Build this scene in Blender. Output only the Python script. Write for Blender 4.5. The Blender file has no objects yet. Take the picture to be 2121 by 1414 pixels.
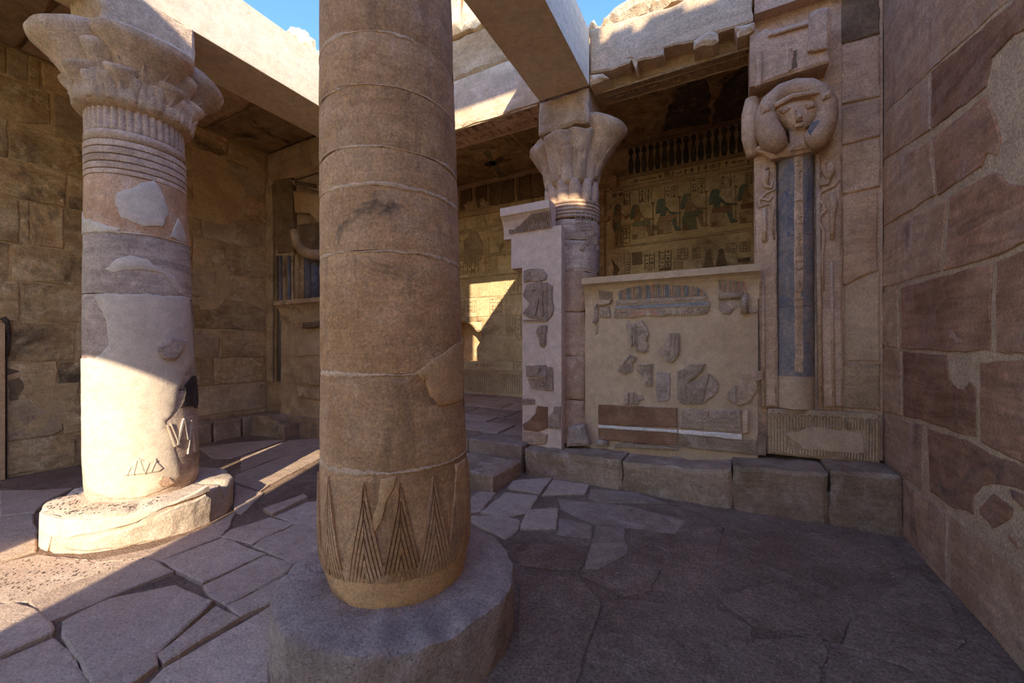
import bpy, bmesh, math, random
from mathutils import Vector, noise
from mathutils.geometry import delaunay_2d_cdt
from mathutils.bvhtree import BVHTree
random.seed(7)
S = bpy.context.scene
COL = S.collection

# ---------------------------------------------------------------- camera
FPX, CX, HOR = 825.0, 1060.5, 720.0          # focal length and horizon in pixels of the 2121 x 1414 frame
EYE = 1.6
YAW = math.radians(28.05)
FW = (-math.sin(YAW), math.cos(YAW))
RT = (math.cos(YAW), math.sin(YAW))
cam_d = bpy.data.cameras.new('camera')
cam = bpy.data.objects.new('camera', cam_d)
COL.objects.link(cam)
cam.location = (0, 0, EYE)
cam.rotation_euler = (math.radians(90), 0, YAW)
cam_d.sensor_width = 36
cam_d.lens = FPX / 2121 * 36
cam_d.shift_y = (HOR - 707.0) / 2121
cam_d.clip_start = 0.02
S.camera = cam

# ---------------------------------------------------------------- sky, sun, exposure
SUN_AZ, SUN_EL = -65.2, 26.6                  # direction towards the sun, degrees from +X / above horizon
w = bpy.data.worlds.new('sky'); S.world = w; w.use_nodes = True
nt = w.node_tree; nt.nodes.clear()
sk = nt.nodes.new('ShaderNodeTexSky'); sk.sky_type = 'NISHITA'; sk.sun_disc = False
sk.sun_elevation = math.radians(SUN_EL); sk.sun_rotation = math.radians(90 - SUN_AZ)
sk.air_density = 0.9; sk.dust_density = 0.0; sk.ozone_density = 2.6
bg = nt.nodes.new('ShaderNodeBackground'); bg.inputs['Strength'].default_value = 0.20
ow = nt.nodes.new('ShaderNodeOutputWorld')
hs = nt.nodes.new('ShaderNodeHueSaturation'); hs.inputs['Hue'].default_value = 0.52; hs.inputs['Saturation'].default_value = 1.22; hs.inputs['Value'].default_value = 1.0
nt.links.new(sk.outputs[0], hs.inputs['Color']); nt.links.new(hs.outputs[0], bg.inputs[0]); nt.links.new(bg.outputs[0], ow.inputs[0])
sl = bpy.data.lights.new('sun', 'SUN'); sl.energy = 2.15; sl.angle = math.radians(0.3); sl.color = (1.0, 0.94, 0.84)
so = bpy.data.objects.new('sun', sl); COL.objects.link(so)
so.location = (3, -8, 12)
so.rotation_euler = (math.radians(90 - SUN_EL), 0, math.radians(90 + SUN_AZ))
S.view_settings.view_transform = 'Standard'; S.view_settings.look = 'None'
S.view_settings.gamma = 1.0; S.view_settings.use_curve_mapping = False
S.view_settings.exposure = 1.95
S.cycles.max_bounces = 10; S.cycles.diffuse_bounces = 8

# ---------------------------------------------------------------- pixel -> place on a real surface
def ray(u, v):
    a = (u - CX) / FPX; b = (HOR - v) / FPX
    return (FW[0] + a * RT[0], FW[1] + a * RT[1], b)
def on_x(u, v, X):
    d = ray(u, v); t = X / d[0]; return (d[1] * t, EYE + d[2] * t)
def on_y(u, v, Y):
    d = ray(u, v); t = Y / d[1]; return (d[0] * t, EYE + d[2] * t)
def on_z(u, v, Z):
    d = ray(u, v); t = (Z - EYE) / d[2]; return (d[0] * t, d[1] * t)

# ---------------------------------------------------------------- materials
def rgb(c): return (c[0], c[1], c[2], 1)
def stone(name, c1, c2, c3=None, scale=1.6, strata=0.35, speck=0.12, bump=0.35, vary=0.16, rough=0.92,
          stain=None, stain_amt=0.0, stain_scale=1.1, pits=0.3, pale=None, pale_amt=0.0, grain=70, gain=1.25, drip=None, blotch=.16):
    g = lambda c: tuple(min(.88, x * gain * k) for x, k in zip(c, (1.11, 1.0, .82))) if c else c
    c1, c2, c3, stain, pale, drip = g(c1), g(c2), g(c3), g(stain), g(pale), g(drip)
    m = bpy.data.materials.new(name); m.use_nodes = True
    t = m.node_tree; N = t.nodes; L = t.links; N.clear()
    out = N.new('ShaderNodeOutputMaterial'); b = N.new('ShaderNodeBsdfPrincipled')
    b.inputs['Roughness'].default_value = rough
    b.inputs['Specular IOR Level'].default_value = 0.15
    L.new(b.outputs[0], out.inputs[0])
    geo = N.new('ShaderNodeNewGeometry'); oi = N.new('ShaderNodeObjectInfo')
    off = N.new('ShaderNodeVectorMath'); off.operation = 'MULTIPLY_ADD'
    comb = N.new('ShaderNodeCombineXYZ')
    for i in range(3): L.new(oi.outputs['Random'], comb.inputs[i])
    L.new(comb.outputs[0], off.inputs[0]); off.inputs[1].default_value = (3.1, 7.7, 5.3); L.new(geo.outputs['Position'], off.inputs[2])
    def nz(sc, det=6, ro=0.62, src=off, mul=None, dist=0.0):
        n = N.new('ShaderNodeTexNoise'); n.inputs['Scale'].default_value = sc; n.inputs['Detail'].default_value = det
        n.inputs['Roughness'].default_value = ro; n.inputs['Distortion'].default_value = dist
        s = src.outputs[0]
        if mul:
            mm = N.new('ShaderNodeVectorMath'); mm.operation = 'MULTIPLY'; mm.inputs[1].default_value = mul; L.new(s, mm.inputs[0]); s = mm.outputs[0]
        L.new(s, n.inputs['Vector']); return n
    def ramp(src, a, bb, c0=(0, 0, 0), c1_=(1, 1, 1)):
        r = N.new('ShaderNodeValToRGB'); r.color_ramp.elements[0].position = a; r.color_ramp.elements[1].position = bb
        r.color_ramp.elements[0].color = rgb(c0); r.color_ramp.elements[1].color = rgb(c1_); L.new(src, r.inputs[0]); return r
    def mix(fac, A, B, mode='MIX'):
        x = N.new('ShaderNodeMix'); x.data_type = 'RGBA'; x.blend_type = mode
        if isinstance(fac, (int, float)): x.inputs[0].default_value = fac
        else: L.new(fac, x.inputs[0])
        for sock, val in ((x.inputs[6], A), (x.inputs[7], B)):
            if isinstance(val, tuple): sock.default_value = rgb(val)
            else: L.new(val, sock)
        return x.outputs[2]
    n1 = nz(scale, 8, 0.65, dist=0.4)
    col = ramp(n1.outputs[0], 0.37, 0.63, c1, c2).outputs[0]
    if strata > 0:
        n2 = nz(2.2, 5, 0.6, mul=(0.7, 0.7, 6.5), dist=0.8)
        r2 = ramp(n2.outputs[0], 0.35, 0.65, (0.72, 0.70, 0.68), (1.18, 1.16, 1.14)).outputs[0]
        col = mix(strata, col, mix(1.0, col, r2, 'MULTIPLY'))
    if c3:
        n5 = nz(scale * 2.3, 7, 0.7, dist=0.6)
        col = mix(ramp(n5.outputs[0], 0.5, 0.72).outputs[0], col, c3)
    if pale:
        n6 = nz(scale * 3.1 + 1.0, 9, 0.75, dist=0.9)
        col = mix(ramp(n6.outputs[0], 0.62 - pale_amt * 0.2, 0.68).outputs[0], col, pale)
    if stain:
        n4 = nz(stain_scale, 8, 0.7, dist=0.7)
        k = ramp(n4.outputs[0], 0.62 - stain_amt * 0.25, 0.72 - stain_amt * 0.2).outputs[0]
        col = mix(k, col, stain)
    if drip:
        n8 = nz(3.0, 6, 0.65, mul=(2.2, 2.2, .35), dist=.3)
        col = mix(ramp(n8.outputs[0], 0.56, 0.74).outputs[0], col, drip)
    if blotch:
        n9 = nz(13, 5, .7)
        col = mix(1.0, col, ramp(n9.outputs[0], .3, .7, (1 - blotch,) * 3, (1 + blotch,) * 3).outputs[0], 'MULTIPLY')
    n3 = nz(grain, 3, 0.7)
    sp = ramp(n3.outputs[0], 0.3, 0.7, (1 - speck * 2.4,) * 3, (1 + speck * 2.4,) * 3).outputs[0]
    col = mix(1.0, col, sp, 'MULTIPLY')
    mr = N.new('ShaderNodeMapRange'); mr.inputs[3].default_value = 1 - vary; mr.inputs[4].default_value = 1 + vary
    L.new(oi.outputs['Random'], mr.inputs[0])
    col = mix(1.0, col, mr.outputs[0], 'MULTIPLY')
    L.new(col, b.inputs['Base Color'])
    # fine relief
    nb = nz(9, 10, 0.72); vb = N.new('ShaderNodeTexVoronoi'); vb.inputs['Scale'].default_value = 38
    L.new(off.outputs[0], vb.inputs['Vector'])
    pr = ramp(vb.outputs[0], 0.05, 0.28).outputs[0]
    ad = N.new('ShaderNodeMath'); ad.operation = 'MULTIPLY_ADD'; L.new(pr, ad.inputs[0]); ad.inputs[1].default_value = pits * 0.35; L.new(nb.outputs[0], ad.inputs[2])
    ad2 = N.new('ShaderNodeMath'); ad2.operation = 'MULTIPLY_ADD'; L.new(n3.outputs[0], ad2.inputs[0]); ad2.inputs[1].default_value = 0.25; L.new(ad.outputs[0], ad2.inputs[2])
    bp = N.new('ShaderNodeBump'); bp.inputs['Strength'].default_value = min(1, bump * 1.35); bp.inputs['Distance'].default_value = 0.045
    L.new(ad2.outputs[0], bp.inputs['Height']); L.new(bp.outputs[0], b.inputs['Normal'])
    return m

M = {}
M['floor']   = stone('floor_stone', (.33, .23, .165), (.46, .335, .245), (.52, .39, .29), gain=1.0, scale=1.3, strata=.15, bump=.6, vary=.10, pits=.5)
M['dust']    = stone('floor_dust', (.24, .158, .105), (.36, .245, .17), (.42, .30, .21), gain=1.0, scale=1.3, strata=.0, bump=.75, vary=0, pits=.4, speck=.2)
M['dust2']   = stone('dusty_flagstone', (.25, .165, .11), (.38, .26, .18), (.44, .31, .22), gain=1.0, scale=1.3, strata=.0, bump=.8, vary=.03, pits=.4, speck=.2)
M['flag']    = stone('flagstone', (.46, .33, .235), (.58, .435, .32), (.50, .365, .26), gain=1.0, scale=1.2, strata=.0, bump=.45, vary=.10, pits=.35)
M['red']     = stone('red_sandstone', (.25, .13, .075), (.38, .215, .135), (.30, .185, .13), scale=1.8, strata=1.0, pale=(.42, .29, .22), pale_amt=.1, bump=.4, vary=.2, stain=(.13, .095, .08), stain_amt=.1)
M['redpale'] = stone('pale_wall_sandstone', (.37, .225, .135), (.49, .33, .215), (.30, .18, .11), scale=1.6, strata=.6, bump=.5, vary=.1, stain=(.19, .13, .10), stain_amt=.15, drip=(.44, .34, .28))
M['mortar']  = stone('lime_mortar', (.36, .255, .165), (.44, .32, .21), None, scale=2.0, strata=0, bump=.35, vary=.04, pits=.1, speck=.16)
M['wall']    = stone('brown_sandstone', (.30, .185, .09), (.50, .34, .18), (.60, .44, .27), scale=1.7, strata=.5, bump=.55, vary=.22, stain=(.11, .075, .045), stain_amt=.32, pale=(.62, .48, .33), pale_amt=.4)
M['wallmortar'] = stone('brown_mortar', (.40, .26, .13), (.50, .35, .19), None, scale=2.0, strata=0, bump=.5, vary=.03)
M['relief']  = stone('relief_stone', (.30, .20, .12), (.48, .35, .215), (.38, .27, .17), scale=2.2, strata=.3, bump=.5, vary=.12, stain=(.13, .09, .06), stain_amt=.15)
M['reliefdark'] = stone('dark_relief_stone', (.13, .085, .05), (.22, .15, .09), None, scale=3, strata=.2, bump=.5, vary=.15)
M['backwall'] = stone('back_wall_stone', (.44, .31, .17), (.60, .46, .28), (.38, .26, .14), scale=1.5, strata=.2, bump=.4, vary=.08, stain=(.20, .13, .07), stain_amt=.25)
M['col']     = stone('front_column_stone', (.37, .21, .10), (.52, .325, .18), (.45, .295, .19), scale=1.7, strata=.4, bump=.5, vary=.08, pits=.35, stain=(.15, .10, .065), stain_amt=.12, stain_scale=2.4, drip=(.24, .145, .085), pale=(.52, .36, .24), pale_amt=.1)
M['colring'] = stone('pale_joint_mortar', (.50, .34, .22), (.60, .43, .29), None, scale=5, strata=0, bump=.5, vary=.05)
M['colplaster'] = stone('column_plaster', (.43, .265, .13), (.49, .315, .165), None, scale=2, strata=0, bump=.22, vary=.03, pits=.05, speck=.1)
M['lcol']    = stone('left_column_stone', (.40, .26, .17), (.56, .42, .32), (.33, .25, .20), scale=1.8, strata=.35, bump=.4, vary=.1, pits=.3)
M['lcolred'] = stone('left_column_ochre_stone', (.42, .23, .12), (.54, .34, .21), (.56, .42, .32), scale=1.8, strata=.2, bump=.4, vary=.06)
M['lcolgrey'] = stone('left_column_grey_stone', (.34, .26, .21), (.52, .41, .33), (.26, .19, .15), scale=1.6, strata=.9, bump=.4, vary=.06, stain=(.15, .12, .10), stain_amt=.1, pale=(.60, .48, .38), pale_amt=.2)
M['plaster'] = stone('pale_lime_plaster', (.47, .385, .30), (.53, .44, .35), None, scale=1.4, strata=0, bump=.18, vary=.03, pits=.05, speck=.05)
M['cap']     = stone('capital_stone', (.42, .29, .19), (.60, .45, .33), (.36, .25, .17), scale=2.4, strata=.15, bump=.6, vary=.09, pits=.3)
M['beam']    = stone('beam_concrete', (.60, .48, .34), (.68, .56, .41), None, scale=1.2, strata=.25, bump=.15, vary=.03, pits=.1, speck=.04)
M['arch']    = stone('architrave_stone', (.46, .33, .21), (.62, .47, .33), (.40, .28, .17), scale=1.4, strata=.4, bump=.5, vary=.08)
M['archraw'] = stone('broken_architrave_stone', (.34, .22, .12), (.50, .35, .21), None, scale=2, strata=.3, bump=.8, vary=.08)
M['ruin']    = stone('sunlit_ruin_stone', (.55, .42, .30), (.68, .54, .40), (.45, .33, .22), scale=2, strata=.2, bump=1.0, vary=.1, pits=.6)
M['screen']  = stone('screen_plaster', (.375, .26, .165), (.425, .305, .20), None, scale=1.6, strata=0, bump=.2, vary=.02, pits=.05, speck=.12, grain=110)
M['jamb']    = stone('jamb_plaster', (.52, .40, .31), (.58, .455, .36), None, scale=1.6, strata=0, bump=.18, vary=.02, pits=.05, speck=.08, grain=110)
M['frag']    = stone('carved_fragment_stone', (.34, .245, .175), (.46, .34, .25), (.29, .20, .14), scale=5, strata=.1, bump=.7, vary=.12)
M['panelred'] = stone('red_brown_panel_stone', (.19, .095, .055), (.27, .15, .09), None, scale=3, strata=.3, bump=.4, vary=.05)
M['stripe']  = stone('pale_stripe_stone', (.58, .49, .44), (.66, .56, .50), None, scale=3, strata=.2, bump=.3, vary=.05)
M['pil']     = stone('pilaster_stone', (.38, .25, .165), (.52, .36, .25), (.32, .21, .14), scale=2, strata=.3, bump=.45, vary=.08)
M['blue']    = stone('worn_blue_paint', (.17, .165, .18), (.28, .235, .21), (.38, .265, .18), scale=4.5, gain=1.0, strata=.1, bump=.35, vary=.05)
M['bluecol'] = stone('worn_blue_patch', (.10, .115, .17), (.22, .20, .20), (.30, .22, .16), scale=5, gain=1.0, strata=.1, bump=.35, vary=.05)
M['ceil']    = stone('sooty_ceiling_stone', (.28, .19, .10), (.48, .35, .20), (.14, .10, .06), scale=1.6, strata=.1, bump=.5, vary=.12, stain=(.05, .038, .028), stain_amt=.25)
M['soot']    = stone('soot_black', (.05, .042, .034), (.10, .08, .058), (.22, .155, .09), scale=3, strata=.1, bump=.4, vary=.1)
M['wig']     = stone('dark_blue_green_paint', (.10, .11, .09), (.18, .17, .13), None, scale=6, strata=0, bump=.3, vary=.12)
M['skin']    = stone('red_brown_paint', (.25, .15, .08), (.36, .23, .13), None, scale=6, strata=0, bump=.3, vary=.15)
M['green']   = stone('green_paint', (.14, .14, .085), (.21, .19, .12), None, scale=6, strata=0, bump=.3, vary=.15)
M['bench']   = stone('bench_stone', (.24, .165, .10), (.38, .27, .18), (.44, .34, .26), scale=1.8, strata=.5, bump=.6, vary=.14)
M['plinth']  = stone('plinth_stone', (.33, .25, .20), (.45, .35, .28), (.27, .19, .14), scale=1.8, strata=.2, bump=.7, vary=.05, pits=.7)
M['lplinth'] = stone('left_plinth_plaster', (.48, .38, .29), (.56, .46, .36), (.42, .32, .23), scale=1.8, strata=.1, bump=.4, vary=.04, pits=.3)
M['wood']    = stone('weathered_wood', (.42, .25, .13), (.52, .33, .18), None, scale=4, strata=.2, bump=.3, vary=.05)
M['black']   = stone('dirt_shadow_black', (.05, .04, .033), (.12, .09, .07), None, scale=6, strata=0, bump=.5, vary=0)
M['pebble']  = stone('pale_pebble', (.26, .19, .15), (.44, .34, .28), None, scale=9, strata=0, bump=.3, vary=.2)
M['rib_r']   = stone('worn_red_rib', (.34, .17, .11), (.42, .25, .17), None, scale=7, strata=0, bump=.3, vary=.05)
M['rib_b']   = stone('worn_blue_rib', (.15, .15, .17), (.26, .24, .23), None, scale=7, strata=0, bump=.3, vary=.05)

# ---------------------------------------------------------------- object helpers
ORG = {}
def link(o, parent):
    COL.objects.link(o)
    if parent is not None: o.parent = parent
    return o
def tag(o, label=None, cat=None, group=None, kind=None):
    if label: o['label'] = label
    if cat: o['category'] = cat
    if group: o['group'] = group
    if kind: o['kind'] = kind
    return o
def thing(name, label, cat, loc=(0, 0, 0), group=None):
    o = bpy.data.objects.new(name, None); o.empty_display_size = .2; o.location = loc
    ORG[o] = Vector(loc); COL.objects.link(o)
    return tag(o, label, cat, group, 'thing')
def mesh(name, V, F, mat, parent=None, smooth=False, kind=None, label=None, cat=None, group=None, fix=False):
    base = ORG.get(parent, Vector((0, 0, 0))) if parent is not None else Vector((0, 0, 0))
    me = bpy.data.meshes.new(name)
    me.from_pydata([(v[0] - base[0], v[1] - base[1], v[2] - base[2]) for v in V], [], F)
    if fix:
        bm = bmesh.new(); bm.from_mesh(me); bmesh.ops.recalc_face_normals(bm, faces=bm.faces); bm.to_mesh(me); bm.free()
    me.materials.append(M[mat])
    if smooth:
        me.polygons.foreach_set('use_smooth', [True] * len(me.polygons))
    me.update()
    o = bpy.data.objects.new(name, me); link(o, parent)
    ORG[o] = base
    return tag(o, label, cat, group, kind)
def smooth_by_angle(o, ang=40):
    o.data.set_sharp_from_angle(angle=math.radians(ang)); return o
def nz3(x, y, z, f=1.0): return noise.noise((x * f, y * f, z * f))
def fbm(x, y, z, f=1.0, o=4): return noise.fractal((x * f, y * f, z * f), 0.7, 2.1, o)

def ground(objs):
    "height lookup on real meshes built at world positions"
    V = []; F = []
    for o in objs:
        n = len(V); b = ORG[o]
        V += [v.co + b for v in o.data.vertices]; F += [tuple(i + n for i in p.vertices) for p in o.data.polygons]
    t = BVHTree.FromPolygons(V, F)
    def z(x, y, top=.5):
        h = t.ray_cast(Vector((x, y, top)), Vector((0, 0, -1)))
        return h[0].z if h[0] else None
    return z
class MB:
    "collects simple solids into one mesh"
    def __init__(s): s.V = []; s.F = []
    def add(s, V, F):
        n = len(s.V); s.V += [tuple(v) for v in V]; s.F += [tuple(i + n for i in f) for f in F]
    def box(s, a, b, j=0.0):
        V = [(x, y, z) for x in (a[0], b[0]) for y in (a[1], b[1]) for z in (a[2], b[2])]
        if j: V = [tuple(c + random.uniform(-j, j) for c in v) for v in V]
        s.add(V, [(0, 1, 3, 2), (4, 6, 7, 5), (0, 4, 5, 1), (2, 3, 7, 6), (0, 2, 6, 4), (1, 5, 7, 3)])
    def prism(s, poly, fmap, h, base=-.004, hs=None):
        s.np = getattr(s, 'np', 0) + 1; h += .00022 * (s.np % 7)      # no two overlapping tops in one plane
        "convex or mildly concave polygon in surface coordinates, raised by h"
        n = len(poly)
        V = [fmap(p[0], p[1], base) for p in poly] + [fmap(p[0], p[1], h) for p in poly]
        F = [tuple(range(n, 2 * n))] + [(i, (i + 1) % n, n + (i + 1) % n, n + i) for i in range(n)]
        c = Vector(V[n]); up = Vector(fmap(poly[0][0], poly[0][1], h + .1)) - c
        nn = Vector((0, 0, 0))
        for i in range(n):
            p, q = Vector(V[n + i]), Vector(V[n + (i + 1) % n]); nn += (p - c).cross(q - c)
        if nn.dot(up) < 0: F = [tuple(reversed(f)) for f in F]
        s.add(V, F)
    def tube(s, pts, r, seg=8, caps=True):
        rings = []; pu = None
        for i, p in enumerate(pts):
            p = Vector(p); a = Vector(pts[max(0, i - 1)]); b = Vector(pts[min(len(pts) - 1, i + 1)])
            d = (b - a).normalized()
            if pu is None:
                u = d.cross(Vector((0, 0, 1)))
                if u.length < .05: u = d.cross(Vector((1, 0, 0)))
            else: u = pu - d * pu.dot(d)
            u.normalize(); pu = u; v = d.cross(u); rr = r[i] if isinstance(r, (list, tuple)) else r
            rings.append([p + u * rr * math.cos(2 * math.pi * k / seg) + v * rr * math.sin(2 * math.pi * k / seg) for k in range(seg)])
        V = [q for R_ in rings for q in R_]; F = []
        for i in range(len(rings) - 1):
            for k in range(seg):
                F.append((i * seg + k, (i + 1) * seg + k, (i + 1) * seg + (k + 1) % seg, i * seg + (k + 1) % seg))
        if caps: F += [tuple(range(seg)), tuple(reversed(range((len(rings) - 1) * seg, len(rings) * seg)))]
        F = [tuple(reversed(f)) for f in F]
        s.add(V, F)
    def build(s, name, mat, parent=None, **k): return mesh(name, s.V, s.F, mat, parent, **k)

def resample(poly, seg):
    out = []
    for i, p in enumerate(poly):
        q = poly[(i + 1) % len(poly)]
        d = math.hypot(q[0] - p[0], q[1] - p[1]); k = max(1, int(round(d / seg)))
        for j in range(k): out.append((p[0] + (q[0] - p[0]) * j / k, p[1] + (q[1] - p[1]) * j / k))
    return out
def area(p): return .5 * sum(p[i][0] * p[(i + 1) % len(p)][1] - p[(i + 1) % len(p)][0] * p[i][1] for i in range(len(p)))
def inside(p, x, y):
    c = False; n = len(p); j = n - 1
    for i in range(n):
        if (p[i][1] > y) != (p[j][1] > y) and x < (p[j][0] - p[i][0]) * (y - p[i][1]) / (p[j][1] - p[i][1]) + p[i][0]: c = not c
        j = i
    return c
def slab_geo(poly, fmap, h=.02, base=-.02, bev=.008, seg=.2, jit=.004, grid=None, rough=.0, jf=9.0, grow=0.0):
    if area(poly) < 0: poly = list(reversed(poly))
    if grow:
        c = poly; n = len(c); poly = []
        for i in range(n):
            a, b, d = c[i - 1], c[i], c[(i + 1) % n]
            e1 = (b[0] - a[0], b[1] - a[1]); e2 = (d[0] - b[0], d[1] - b[1]); l1 = math.hypot(*e1) or 1; l2 = math.hypot(*e2) or 1
            nx = e1[1] / l1 + e2[1] / l2; ny = -(e1[0] / l1 + e2[0] / l2); l = math.hypot(nx, ny) or 1
            poly.append((b[0] + nx / l * grow, b[1] + ny / l * grow))
    o = resample(poly, seg)
    sd = random.uniform(0, 50)
    o = [(p[0] + jit * 2 * nz3(p[0], p[1], sd, jf), p[1] + jit * 2 * nz3(p[0], p[1], sd + 9, jf)) for p in o]
    n = len(o); pts = list(o)
    for i in range(n):
        a, b, c = o[i - 1], o[i], o[(i + 1) % n]
        e1 = (b[0] - a[0], b[1] - a[1]); e2 = (c[0] - b[0], c[1] - b[1])
        l1 = math.hypot(*e1) or 1; l2 = math.hypot(*e2) or 1
        nx = -(e1[1] / l1 + e2[1] / l2); ny = e1[0] / l1 + e2[0] / l2; l = math.hypot(nx, ny) or 1
        q = (b[0] + nx / l * bev * 1.6, b[1] + ny / l * bev * 1.6)
        if inside(o, *q): pts.append(q)
    if grid:
        xs = [p[0] for p in o]; ys = [p[1] for p in o]
        x = min(xs) + grid * .5
        while x < max(xs):
            y = min(ys) + grid * .5
            while y < max(ys):
                q = (x + random.uniform(-.2, .2) * grid, y + random.uniform(-.2, .2) * grid)
                if inside(o, *q) and min(math.hypot(q[0] - p[0], q[1] - p[1]) for p in o) > bev * 2.2 + grid * .25: pts.append(q)
                y += grid
            x += grid
    vs, es, fs, ov, oe, of = delaunay_2d_cdt([Vector(p) for p in pts], [(i, (i + 1) % n) for i in range(n)], [], 1, 1e-5)
    # keep triangles inside the outline
    V = []; m = {}
    for i, v in enumerate(vs):
        orig = ov[i]; isout = any(k < n for k in orig)
        for k in orig: m[k] = i
        hh = h - bev if isout else h + (rough * fbm(v[0] + sd, v[1], sd, 5.0, 3) if rough else 0)
        V.append(fmap(v[0], v[1], hh))
    F = []
    for f in fs:
        cx = sum(vs[i][0] for i in f) / len(f); cy = sum(vs[i][1] for i in f) / len(f)
        if inside(o, cx, cy): F.append(tuple(f))
    nb = len(V)
    for i in range(n): V.append(fmap(o[i][0], o[i][1], base))
    for i in range(n):
        j = (i + 1) % n
        if i in m and j in m: F.append((nb + i, nb + j, m[j], m[i]))
    # orientation test on the top
    if fs:
        c = Vector(fmap(o[0][0], o[0][1], 0)); up = Vector(fmap(o[0][0], o[0][1], .1)) - c
        px = Vector(fmap(o[0][0] + .01, o[0][1], 0)) - c; py = Vector(fmap(o[0][0], o[0][1] + .01, 0)) - c
        if px.cross(py).dot(up) < 0: F = [tuple(reversed(f)) for f in F]
    return V, F
def slab(name, mat, parent, poly, fmap, smooth=False, kind=None, label=None, **k):
    V, F = slab_geo(poly, fmap, **k)
    return mesh(name, V, F, mat, parent, smooth=smooth, kind=kind, label=label)

# surface maps: (s, t, height) -> world
def f_y(Y): return lambda s, t, h: (s, Y - h, t)           # wall facing the camera side (-y); s = x, t = z
def f_yb(Y): return lambda s, t, h: (s, Y + h, t)
def f_right(X): return lambda s, t, h: (X - h, s, t)        # wall facing -x; s = y
def f_left(X): return lambda s, t, h: (X + h, s, t)         # wall facing +x; s = y
def f_up(Z): return lambda s, t, h: (s, t, (Z(s, t) if callable(Z) else Z) + h)
def f_down(Z): return lambda s, t, h: (s, t, Z - h)
def PX(px, fn, *a): return [fn(u, v, *a) for u, v in px]

# ---------------------------------------------------------------- columns
class Column:
    def __init__(s, x, y, prof, lean=0.0):
        s.x, s.y, s.prof, s.lean = x, y, prof, lean     # prof: [(z, radius)...]
    def c(s, z): return (s.x - s.lean * z * RT[0], s.y - s.lean * z * RT[1])
    def R(s, z):
        p = s.prof
        if z <= p[0][0]: return p[0][1]
        for (a, ra), (b, rb) in zip(p, p[1:]):
            if z <= b: return ra + (rb - ra) * (z - a) / (b - a)
        return p[-1][1]
    def map(s, th, z, h, r=None):
        cx, cy = s.c(z); rr = (s.R(z) if r is None else r) + h
        return (cx + rr * math.cos(th), cy + rr * math.sin(th), z)
    def fm(s, R0):       # arc-length surface coordinates
        return lambda a, z, h: s.map(a / R0, z, h)
    def hit(s, u, v, h=0.0):
        d = ray(u, v); z = EYE
        for _ in range(12):
            cx, cy = s.c(z); r = s.R(z) + h
            A = d[0] ** 2 + d[1] ** 2; B = -2 * (d[0] * cx + d[1] * cy); C = cx * cx + cy * cy - r * r
            D = B * B - 4 * A * C
            t = (-B - math.sqrt(D)) / (2 * A) if D > 0 else -B / (2 * A)
            z = EYE + d[2] * t
        cx, cy = s.c(z)
        th = math.atan2(d[1] * t - cy, d[0] * t - cx)
        return th, z
    def px(s, pts, R0):
        o = []
        for u, v in pts:
            th, z = s.hit(u, v)
            if th < s.th0 - math.pi: th += 2 * math.pi
            if th > s.th0 + math.pi: th -= 2 * math.pi
            o.append((th * R0, z))
        return o
    @property
    def th0(s): return math.atan2(-s.y, -s.x)
    def drum(s, name, mat, parent, z0, z1, seg=96, dz=.035, rough=.003, bev=.0035, wav=.008, sd=0.0, **k):
        n = max(3, int((z1 - z0) / dz)); V = []; F = []
        for i in range(n + 1):
            f = i / n
            for j in range(seg):
                th = 2 * math.pi * j / seg; cx, cy = math.cos(th), math.sin(th)
                z = z0 + (z1 - z0) * f
                if i == 0: z += wav * nz3(cx, cy, z0 + sd, 2.5)
                if i == n: z += wav * nz3(cx, cy, z1 + sd, 2.5)
                h = rough * fbm(cx * .8, cy * .8, z, 3.5, 4) + rough * .6 * nz3(cx, cy, z, 1.3)
                if i in (0, n): h -= bev
                V.append(s.map(th, z, h))
        for i in range(n):
            for j in range(seg):
                k2 = (j + 1) % seg
                F.append((i * seg + j, i * seg + k2, (i + 1) * seg + k2, (i + 1) * seg + j))
        F.append(tuple(reversed(range(seg)))); F.append(tuple(n * seg + j for j in range(seg)))
        return smooth_by_angle(mesh(name, V, F, mat, parent, smooth=True, **k), 50)
    def ring(s, name, mat, parent, z, w=.012, seg=144, h=.004, sd=0.0, ragged=.9):
        V = []; F = []
        for j in range(seg):
            th = 2 * math.pi * j / seg; cx, cy = math.cos(th), math.sin(th)
            zz = z + .008 * nz3(cx, cy, z + sd, 2.5)
            up = w * (1 + ragged * nz3(cx * 3, cy * 3, z + sd, 4)); dn = w * (1 + ragged * nz3(cx * 3, cy * 3, z + sd + 7, 4))
            k_ = max(.12, min(1, .55 + 1.3 * nz3(cx, cy, z + sd + 3, 1.6))); up = max(.002, up * k_); dn = max(.002, dn * k_)
            for zq, hh in ((zz - dn, -.006), (zz - dn * .8, h * (.6 + .4 * nz3(cx, cy, sd, 6))), (zz + up * .8, h), (zz + up, -.006)):
                V.append(s.map(th, zq, hh))
        for j in range(seg):
            q = (j + 1) % seg
            for a in range(3): F.append((j * 4 + a, q * 4 + a, q * 4 + a + 1, j * 4 + a + 1))
        return mesh(name, V, F, mat, parent, smooth=True)
    def lathe(s, name, mat, parent, prof, seg=96, fn=None, cap=True, **k):
        "prof [(z, r)]; fn(th, z, i) -> extra radius"
        V = []; F = []; n = len(prof)
        for i, (z, r) in enumerate(prof):
            for j in range(seg):
                th = 2 * math.pi * j / seg
                V.append(s.map(th, z, fn(th, z, i) if fn else 0, r))
        for i in range(n - 1):
            for j in range(seg):
                q = (j + 1) % seg
                F.append((i * seg + j, i * seg + q, (i + 1) * seg + q, (i + 1) * seg + j))
        if cap: F.append(tuple(reversed(range(seg)))); F.append(tuple((n - 1) * seg + j for j in range(seg)))
        return mesh(name, V, F, mat, parent, smooth=True, **k)

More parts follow.
